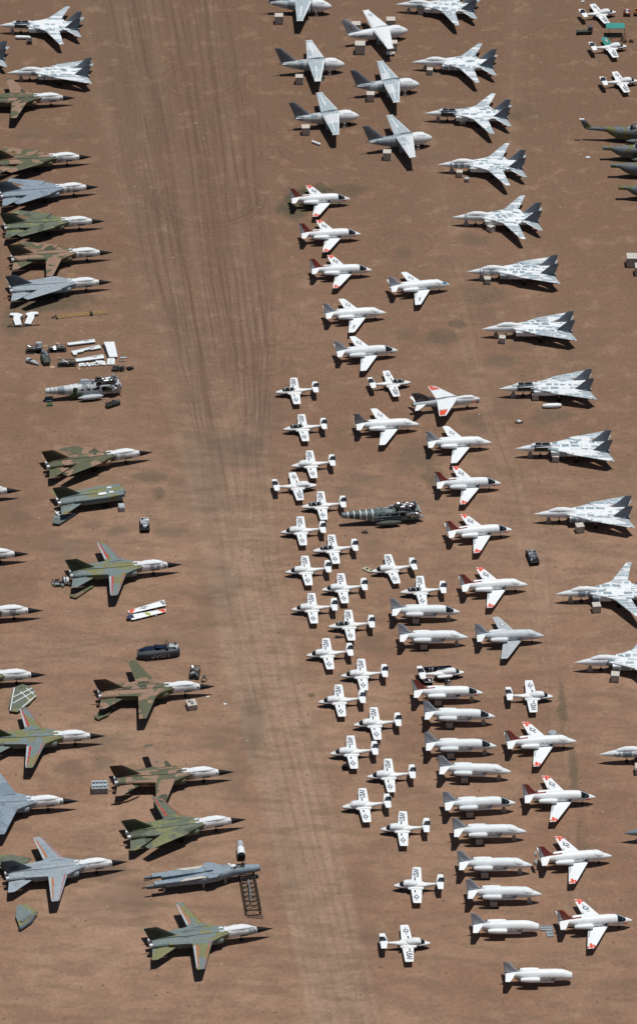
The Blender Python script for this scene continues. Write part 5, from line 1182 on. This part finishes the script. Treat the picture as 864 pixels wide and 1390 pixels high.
m = MB(); m.box((0, .2, .5), (.35, 1.0, .2), -.5); m.cyl((-.5, .9, .3), (.4, -.5, .3), .18); one('hinge_arm', m, COATING, 78.5, 697.5, 0, 'bent white hinge arm touching the loose green tailplane', 'hinge arm', h=.4)
tail_plate(111, 804, 0, camo('plate_camouflage', [(.10, .12, .05), (.20, .14, .09)], [0, .6], .5), 'green tailplane with a brown edge under the striped green and blue bomber', [(-2.2, -1.6), (-2.0, -.8), (1.2, 2.0), (2.3, 1.9), (-1.0, -2.2)], .25)
tail_plate(141, 969, 0, CAM_TAN, 'tan and green tailplane lying below the tail of the spread wing bomber', [(-1.6, -1.4), (-1.7, .2), (.2, 1.8), (1.6, 1.9), (.9, -.6), (-.9, -2.0)], .3)
tail_plate(170, 1085.5, 0, CAM_TAN, 'flat tan and green triangular tailplane below the bomber with a crate at its tail', [(-2.4, -1.5), (-2.3, .4), (-.8, .9), (2.6, 1.0), (.4, -.6)], .2)
tail_plate(24, 1170.5, 0, CAM_GRN, 'dark green tailplane behind the fin of the light grey bomber', [(-5, -1.6), (-5, 2.0), (-1, 1.9), (2.4, .8), (1.0, -1.2), (-1, -2.2)], 1.2)
# white wings pair
for k, (a, b_, lb, mr) in enumerate((((174, 830.5), (225, 818.5), 'white wing with a star badge, upper one of the red ended pair', 1), ((174, 839), (226, 829), 'white wing with a yellow green mark, lower one of the red ended pair', -1))):
    rz, ln = dir2(a, b_); R = rig('loose_wing', (a[0]+b_[0])/2, (a[1]+b_[1])/2, rz, lb, 'loose wing', .4, 'pair of white wings with red ends')
    wg = Wing((ln/2, 1.0, .5), (ln/2-.3, -.9, .5), (-ln/2, .25, .45), (-ln/2, -.75, .45), .4, .2) if mr > 0 else Wing((-ln/2, .8, .5), (-ln/2+.5, -1.0, .5), (ln/2, .6, .45), (ln/2-.2, -.4, .45), .4, .2)
    wo = wg.mb().build('wing_skin', WHITE, R, True)
    m = MB(); wg.patch(m, .1, .55, .82, .96); wg.patch(m, .5, .95, .88, .99); m.build('red_marking', ORANGE, wo)
    if mr > 0:
        p, q = insignia(wg, wo, .45, .58, .42, MARKB); q.build('star', WHITE, p)
    else:
        m = MB(); wg.patch(m, .2, .8, .44, .50); wg.patch(m, .35, 1, .5, .56); m.build('green_marking', paint('yellow_green_mark', (.36, .42, .07)), wo)
        m = MB(); m.box((-ln/2+.4, -.1, .72), (1.3, 1.0, .10)); m.build('dark_panel', MARKB, wo)
    MB().box((ln*.42*mr, 0, .45), (.7, 1.2, .5), .2).build('root_fitting', ALU, R)
    for x in (-.2, .2): MB().box((ln*x, 0, .12), (.3, 1.8, .24)).build('support_block', ALU, R)
# engine mess behind striped bomber
R = rig('dismounted_engine', 84, 790, .1, 'white and black dismounted engine behind the tail of the striped bomber', 'engine', .6)
m = MB(); m.cyl((.4, 0, .9), (1.3, .1, .9), .75, .68, 16); m.build('engine_drum', COATING, R, True)
m = MB(); m.cyl((.1, 0, .9), (.35, 0, .9), .8, .8, 16); m.box((.8, -.2, 1.6), (.2, .9, .2)); clutter(m, -.8, 0, .2, 1.1, .8, .4, 16, 12); m.build('engine_mount', DARK, R)
m = MB(); clutter(m, -.9, -.3, .3, 1.1, .7, .3, 12, 15); m.build('loose_fitting', PALEG, R); m = MB(); m.box((-.9, -.7, .35), (1.3, .3, .2)); m.build('green_fitting', GREENP, R)
# stripped cars
def car(px, py, rz, label, top, shell):
    R = rig('stripped_vehicle', px, py, rz, label, 'stripped vehicle', .6, 'stripped vehicles on the soil')
    m = MB(); m.rings([[(x, -.9, .35), (x, .9, .35), (x, .9, z), (x, -.9, z)] for x, z in ((-2.2, .8), (-2.0, .95), (2.0, .95), (2.25, .75))]); m.build('body', shell, R)
    m = MB()
    for x in (-1.0, .1, 1.0):
        m.box((x, 0, 1.52), (.10, 1.5, .08))
        for y in (-.75, .75): m.box((x, y, 1.2), (.08, .08, .65))
    for y in (-.75, .75): m.box((0, y, 1.52), (2.1, .08, .08))
    m.build('roof_frame', top, R)
    m = MB(); clutter(m, 0, 0, .95, 1.5, .55, .25, 16, int(px)); m.build('inside_part', top, R)
    for x in (-1.35, 1.35):
        for y in (-.85, .85): m = MB(); m.cyl((x, y-.1, .34), (x, y+.1, .34), .34, n=14); m.build('wheel', TYRE, R, True)
car(196.5, 712, 1.62, 'stripped vehicle with white frame parts right of the noseless hulk', COATING, BLACK)
car(722, 756.5, 1.75, 'stripped black car body between a red finned jet and the fighters', GULL, BLACK)
# crushed dark fuselage with lettering
rz, ln = dir2((187, 890), (244, 884)); R = rig('crushed_fuselage', 215, 886.5, rz, 'crushed dark blue fuselage bundle with pale lettering on its side', 'crushed fuselage', .8)
m = MB(); hull(m, 0, [(-ln/2, .7, .5, .6, 4), (-ln*.3, .85, 1.1, .8, 4), (ln*.25, .9, 1.2, .9, 4), (ln*.42, .95, 1.1, .9, 3), (ln/2, .8, .7, .7, 3)], -ln/2, ln/2, .6, 16)
m.v = [(-x, y, z) for x, y, z in m.v]; m.build('shell', paint('crushed_navy', (.035, .045, .06), .6, .3, 2), R, True)
m = MB(); m.poly([(-ln/2-.1, .3), (-ln*.28, 1.2), (ln*.22, 1.3), (ln*.25, .2), (-ln*.2, -.1)], 1.62, 1.78); m.box((ln*.1, .3, 1.9), (2.8, 1.2, .12), .1, (.3, 'Y')); m.build('folded_skin', NAVYB, R)
m = MB(); flat_text(m, 'USAF', (.2, -1.22, .95), (-1, 0, 0), (0, 0, -1), 3.4, .75); m.build('lettering', PALEG, R)
m = MB(); m.box((ln*.36, .1, 1.75), (1.7, 1.5, .2), -.5, (.3, 'X')); m.build('pale_skin', PALEG, R)
m = MB(); clutter(m, ln*.3, .3, 1.4, 1.1, .9, .8, 18, 5); m.cyl((-ln*.28, -1.25, .3), (-ln*.26, 1.2, 1.9), .08); m.cyl((ln*.2, 1, 1.7), (ln*.22, 1.1, 2.8), .08); m.cyl((-ln*.3, -1.25, 1.85), (ln*.2, -1.25, 1.95), .06, n=6); m.build('torn_frame', DARK, R)
engine_box(264.5, 913, 1.5, 'upright dark engine cradle just above the white nose of the tan bomber', 2.8, 1.7, 1.2, 31)
R = crate(260, 957, 'pale open topped crate below the nose of the tan and green bomber', (1.7, 2.0, 1.1), .25)
m = MB(); clutter(m, 0, 0, 1.1, .5, .6, .2, 9, 61); m.build('crate_contents', ALU, R)
R = crate(135.5, 1069, 'wide pale crate filled with drums behind the tail of a tan bomber', (2.9, 2.4, 1.2), .05, GULL)
for x in (-1.0, -.33, .33, 1.0):
    for y in (-.6, .6): m = MB(); m.cyl((x, y, 1.2), (x, y, 1.6), .28, n=12); m.build('drum', PALEG, R, True)
m = MB(); m.box((0, 0, 0), (1.2, .1, .1), .5); m.cyl((.6, .5, .2), (-.2, -.2, 1.2), .08); m.cyl((-.5, .5, .2), (.1, -.2, 1.2), .08); m.box((0, .2, 1.1), (.6, .5, .2)); one('boarding_step', m, OLIVE, 277, 922, 0, 'small dark step behind the nose of the tan and green bomber', 'step', h=.6)
# wing frame piece
R = rig('wing_skeleton', 30, 945, .4, 'green wing skeleton with white ribs behind a spread far wing', 'wing skeleton', .6)
m = MB(); m.poly([(-3.6, -3.6), (-3.2, -1.8), (-.6, 3.2), (1.4, 3.6), (2.8, 2.0), (2.6, -.8), (.6, -2.6), (-2.4, -4.4)], .4, .6); m.build('skin', CAM_GRN, R)
m = MB()
for a, b_ in (((-3.6, -3.6), (-.4, 3.0)), ((-2.0, -4.0), (2.4, -1.0)), ((-1.6, .2), (2.6, 1.6)), ((-2.4, -1.6), (2.6, .4)), ((.2, 1.4), (.9, -2.2)), ((1.6, 1.8), (2.2, -.6))): m.cyl((*a, .68), (*b_, .68), .11, n=6)
m.build('rib', COATING, R)
# crumpled piece lower left
R = rig('crumpled_tail_section', 35, 1244, .45, 'crumpled green and blue tail section at the lower left', 'tail section', .5)
m = MB(); m.poly([(-2.2, -2.6), (-1.6, .6), (-.2, 3.2), (1.2, 3.0), (2.0, 1.2), (1.9, -.6), (.4, -1.2), (-.2, -1.8)], .5, .8); m.build('skin', CAM_BLU, R)
m = MB(); m.cyl((-2.3, -2.8, .5), (.2, -1.7, .5), .35, n=10); m.cyl((.2, -1.7, .5), (2.1, .2, .5), .32, n=10); m.box((-.3, -1.0, .9), (2.6, .5, .25), .45, (.3, 'X')); m.build('torn_edge', paint('torn_edge_blue', (.08, .11, .13)), R, True)
# white tank section
R = rig('engine_canister', 328.5, 1156.5, 0, 'upright pale canister with a black lower end right of the green bomber', 'canister', .6)
m = MB(); m.cyl((-.1, -1.2, .75), (-.3, .8, .75), .72, .68, 18); m.build('canister_body', COATING, R, True)
m = MB(); m.cyl((-.3, .8, .75), (-.4, 2.6, .75), .60, .52, 18); m.cyl((-.33, 1.1, .75), (-.35, 1.3, .75), .66, n=18); m.build('canister_neck', PALEG, R, True)
m = MB(); m.cyl((-.05, -1.9, .72), (-.1, -1.2, .75), .66, .70, 18); m.build('black_end', BLACK, R, True)
# lattice frame
R = rig('lattice_frame', 339.5, 1211, 0, 'rusty black lattice frame standing upright across the end of the blue fuselage', 'lattice frame', .6)
rz, ln = dir2((333, 1183), (343, 1238)); R.rotation_euler = (0, 0, rz)
m = MB(); hw, ht = 1.25, 1.3; n_ = 9
for y in (-hw, hw):
    for z in (.1, ht): m.cyl((-ln/2, y, z), (ln/2, y, z), .07, n=6)
for k in range(n_+1):
    x = -ln/2+ln*k/n_
    for y in (-hw, hw): m.cyl((x, y, .1), (x, y, ht), .05, n=5)
    for z in (.1, ht): m.cyl((x, -hw, z), (x, hw, z), .05, n=5)
    if k < n_:
        x2 = x+ln/n_; m.cyl((x, -hw, ht), (x2, hw, ht), .045, n=5); m.cyl((x, hw, ht), (x2, -hw, ht), .045, n=5); m.cyl((x, -hw, .1), (x2, -hw, ht), .045, n=5); m.cyl((x, hw, ht), (x2, hw, .1), .045, n=5)
m.build('lattice', paint('rusty_black', (.035, .025, .02), .8, .4, 4), R)
m = MB(); m.cyl((-ln*.3, .1, .7), (ln*.25, -.2, .8), .10, n=8); m.cyl((-ln*.25, -.1, .8), (ln*.1, .2, .8), .07, n=8); m.build('inner_rod', GULL, R)
m = MB()
for y in (-.2, .2): m.cyl((-1.4, y, .1), (1.4, y*1.6, .1), .05, n=5)
for k in range(4): m.cyl((-1+.7*k, -.3, .1), (-1+.7*k, .3, .1), .04, n=5)
one('ladder_section', m, DARK, 346, 1244.5, -.05, 'short dark ladder section just below the lattice frame', 'ladder', h=.1)
# by the wingless trainer
o = strp; h = o.rotation_euler[2]
R = empty('dismounted_wing'); R.location = local(o, -.3, 1.9); R.rotation_euler = (0, 0, h)
tag(R, 'dark blue dismounted wing standing on edge with white lettering behind the wingless trainer', 'loose wing')
wg = Wing((-2.9, 0, 1.75), (-2.9, 0, .15), (2.6, 0, 1.55), (2.6, 0, .3), .3, .16, (0, -1, 0)); wo = wg.mb().build('wing_skin', NAVYB, R, True)
m = MB(); flat_text(m, 'USAF', (1.0, -.22, 1.05), (-1, 0, 0), (0, 0, -1), 2.3, .6); m.box((-1.0, -.2, 1.0), (.35, .1, 1.0)); m.box((-1.6, -.2, 1.0), (.14, .1, 1.0)); m.build('lettering', WHITE, wo)
m = MB(); m.box((-2.3, .1, .5), (.3, 1.2, .9)); m.box((1.8, .1, .4), (.3, 1.1, .7)); m.build('wing_rack', OLIVE, R)
trestle(local(o, 1.2, -1.7), h, 'trestle beside the wingless trainer jet', .75, .55)
R = rig('parts_box', 581, 925.5, 0, 'black box with white rims in front of the wingless trainer jet', 'box', .4)
MB().box((0, 0, .4), (1.5, 1.3, .8)).build('box_body', BLACK, R); m = MB()
for y in (-.67, .67): m.box((0, y, .78), (1.6, .07, .1))
for x in (-.78, .78): m.box((x, 0, .78), (.07, 1.3, .1))
m.box((.2, -.1, .84), (.3, .6, .05), .4); m.build('rim', COATING, R)
m = MB(); m.cyl((0, 0, .3), (0, .3, .7), .6, .35, 12); m.box((.2, -.2, .3), (.9, .5, .4), .3); one('covered_part', m, OLIVE, 569, 923.5, 0, 'dark rounded part under the tail of the wingless trainer jet', 'aircraft part', h=.4)
m = MB(); m.box((0, 0, .35), (2.4, .9, .2), .05); m.box((.9, 0, .5), (.5, .8, .3)); one('blue_flap', m, MARKB, 602, 933, 0, 'dark blue flap behind the red finned wingless jet', 'flap', z=0, h=.4)
# round dish
R = rig('round_dish', 749, 996, 0, 'round grey dish on a low ring behind the red finned jet', 'dish', .5)
MB().cyl((0, 0, 0), (0, 0, .5), .75, .8, 20).build('ring', DARK, R, True); m = MB(); m.cyl((0, 0, .5), (0, 0, .85), .9, .75, 20); m.cyl((0, 0, .85), (0, 0, .95), .5, .3, 16); m.build('dish', GULL, R, True)
# flat frames
for px, py, w_, d, rz, lb in ((741, 1260, 2.1, 1.2, .05, 'flat grey metal frame in front of the cut off nose, upper and wider one'), (745.5, 1267.5, 1.0, 1.6, .1, 'flat pale metal frame below the wider one at the cut off nose')):
    m = MB()
    for y in (-d/2, 0, d/2): m.box((0, y, .15), (w_, .12, .12))
    for x in (-w_/2, w_/2): m.box((x, 0, .15), (.12, d, .12))
    m.box((0, 0, .06), (w_*.9, d*.9, .04)); one('metal_frame', m, GULL, px, py, rz, lb, 'metal frame', h=.1, group='flat metal frames at the cut off nose')
# white drop tank and tubes
h_, ln = dir2((736, 551), (761, 550))
R = rig('drop_tank', 748.5, 550.5, h_, 'white drop tank lying beside the folded wing fighter', 'drop tank', .5)
hull(MB(), 0, [(-ln/2, .5, .3, .3), (-ln*.3, .5, .48, .48), (ln*.25, .5, .5, .5), (ln/2, .5, .3, .3)], -ln/2, ln/2, .3, 16).build('tank_body', WHITE, R, True)
m = MB(); m.cyl((-ln/2-.02, 0, .5), (-ln/2+.1, 0, .5), .3, n=14); m.cyl((ln/2-.1, 0, .5), (ln/2+.02, 0, .5), .3, n=14); m.build('end_ring', GULL, R)
R = rig('parts_tray', 704, 572.5, .05, 'small rusty tray alone below the drop tank', 'tray', .2)
MB().box((0, 0, .15), (1.6, .7, .25)).build('tray', paint('rust_brown', (.12, .08, .05), .9, .3, 4), R); m = MB(); clutter(m, 0, 0, .25, .6, .2, .1, 6, 3); m.build('bolts', ALU, R)
R = rig('drop_tank', 32, 51, -.05, 'white tube shaped tank beside the top left fighter', 'drop tank', .4)
hull(MB(), 0, [(-1.7, .5, .2, .2), (-1.2, .5, .38, .38), (1.3, .5, .4, .4), (1.8, .5, .3, .3)], -1.7, 1.8, .3, 14).build('tank_body', WHITE, R, True); m = MB(); m.cyl((.9, 0, .5), (1.0, 0, .5), .42, n=14); m.build('end_ring', GULL, R)
crate(40.5, 56.5, 'dark box against the right end of the white tube shaped tank', (1.2, 1.2, 1.0), 0, DARK, 'equipment_box', 'dark boxes')
m = MB(); m.cyl((-.9, .8, .35), (.6, -.4, .35), .28, .26, 14); m.cyl((.6, -.4, .35), (.9, -.7, .35), .32, .2, 14); one('tube_section', m, WHITE, 429, 194.5, 0, 'small white tube at the wingtip of a patrol jet', 'tube', h=.3, smooth=True)
m = MB(); clutter(m, 0, 0, .1, .7, .5, .4, 14, 33); one('tie_down_gear', m, DARK, 436, 107, 0, 'jumble of dark gear right of a crate under the patrol jet', 'gear heap', h=.3)
R = rig('tow_cart', 529.5, 73.5, .05, 'small white cart below the all white patrol jet', 'cart', .4)
MB().box((0, 0, .4), (1.9, .8, .3)).build('cart_bed', GULL, R); m = MB(); m.box((-.55, 0, .75), (.8, .75, .5)); m.box((.75, 0, .65), (.4, .7, .3)); m.build('cart_top', WHITE, R)
for x in (-.6, .6):
    m = MB(); m.cyl((x, -.5, .2), (x, .5, .2), .2, n=10); m.build('wheel', TYRE, R)
crate(633, 244, 'small pale blue box below a crate beside the spread wing fighter', (.9, .9, .8), 0, PALEG, 'equipment_box', 'small equipment boxes')
# shipping containers at right edge
for px, py, lb, s in ((858.5, 353.5, 'large pale container at the right edge, upper one', (2.8, 2.4, 2.2)), (868, 366, 'large pale container cut by the right edge, lower one', (2.2, 2.2, 2.0))):
    crate(px, py, lb, s, 0, CRATE, 'shipping_crate', 'large pale containers at the right edge')
# top right yard things
R = rig('yard_cart', 794, 43.5, .05, 'dark flat cart with an upright box at one end near the top right', 'cart', .5)
MB().box((-.4, 0, .6), (3.4, 1.1, .6)).build('cart_bed', OLIVE, R); MB().box((1.1, .2, 1.1), (.95, 1.1, 1.6)).build('upright_box', paint('purple_grey_box', (.10, .09, .13)), R)
for x in (-1.6, .9): m = MB(); m.cyl((x, -.6, .3), (x, .6, .3), .3, n=12); m.build('wheel', TYRE, R)
R = rig('sun_shelter', 836, 46, 0, 'teal roofed open frame shelter above the trainer with a teal wing', 'shelter', 1.0)
m = MB()
for x in (-1.6, 1.9):
    for y in (-1.5, 1.8): m.cyl((x, y, 0), (x, y, 2.3 if y > 0 else 1.9), .06, n=6)
m.cyl((-1.6, -1.5, 1.0), (1.9, -1.5, 1.0), .05, n=6); m.cyl((-1.6, -1.5, .3), (.3, -1.5, 1.7), .05, n=6); m.cyl((.3, -1.5, 1.7), (1.9, -1.5, .3), .05, n=6)
for k in range(7): m.cyl((-1.2+.45*k, -.6, .05), (-1.0+.45*k, -.2, .9), .06, n=6)
m.build('post', DARK, R)
m = MB(); m.rings([[(x, 0.2, 2.25), (x, 2.6, 2.45), (x, 2.6, 2.53), (x, .2, 2.33)] for x in (-2.4, 1.9)]); m.build('roof', TEAL, R)
m = MB(); clutter(m, 1.2, -1.9, .1, 1.6, .5, .4, 14, 90); one('scrap_heap', m, paint('rusty_scrap', (.10, .06, .04), .9, .3, 3), 843, 50, 0, 'rusty scrap under the teal roofed shelter', 'scrap heap', h=.3)
for px, py, c, c2, lb in ((850, 17.5, paint('rust_orange_cart', (.26, .05, .015), .7, .3, 3), COATING, 'rusty orange cart with a white top beside the top right trainer jet'), (864, 17, paint('amber_cart', (.50, .20, .02), .7, .2, 3), MARKB, 'amber cart cut by the right edge next to the rusty orange one')):
    R = rig('service_cart', px, py, 1.5, lb, 'cart', .5, 'orange service carts'); m = MB(); m.box((0, 0, .5), (1.9, 1.4, .5)); m.box((.5, 0, .95), (.7, 1.2, .5)); m.box((-.7, .4, .9), (.4, .4, .4)); m.build('cart_body', c, R)
    m = MB(); m.box((.1, 0, 1.05), (.5, .7, .6), .5, (.3, 'X')); m.box((-.5, 0, .85), (.4, .9, .2)); m.build('cart_top', c2, R)
    for x in (-.8, .8):
        m = MB(); m.cyl((x, -.8, .3), (x, .8, .3), .3, n=12); m.build('wheel', TYRE, R)
for k, (px, py, s, lb) in enumerate(((797, 213.8, .55, 'small white scrap on the soil below the topmost helicopter'), (790, 2, .45, 'small white scrap above the top right trainer jet'), (282, 1006-60, .3, 'tiny white scrap right of the tan and green bomber nose'), (305, 956, .35, 'thin white scrap near the lane right of the pale crate'))):
    m = MB(); m.poly([(-s, -s*.6), (-s*.5, s*.7), (s*.8, s*.5), (s, -s*.5)], .04, .2); m.box((0, 0, .22), (s, s*.3, .1), .4); one('skin_scrap', m, COATING, px, py, .3*k, lb, 'scrap piece', h=.1, group='white skin scraps')
m = MB(); m.box((0, 0, .5), (.9, .9, .9)); m.box((.1, -.3, 1.0), (.4, .3, .2)); m.box((-.5, .4, .3), (.4, .4, .5)); one('battery_box', m, BLACK, 469, 1042, 0, 'black box by the wingtip of a trainer jet', 'box', h=.4)
m = MB(); m.poly([(-.8, -.2), (-.7, .5), (.9, .1)], .05, .3); m.box((-.3, .1, .35), (.5, .3, .1)); one('wheel_chock', m, DARK, 460, 865.5, 0, 'dark wedge chock on the soil below the lowest dark cockpit trainer', 'chock', h=.1)
print('SCALECHK', [c[1] for c in CHK])
for lb, r in CHK:
    if abs(r-1) > .05: print('  ratio', r, lb)
for o in bpy.data.objects:
    if o.parent is None and o.get('label') and not 3 < len(o['label'].split()) < 17: print('LABEL', o['label'])
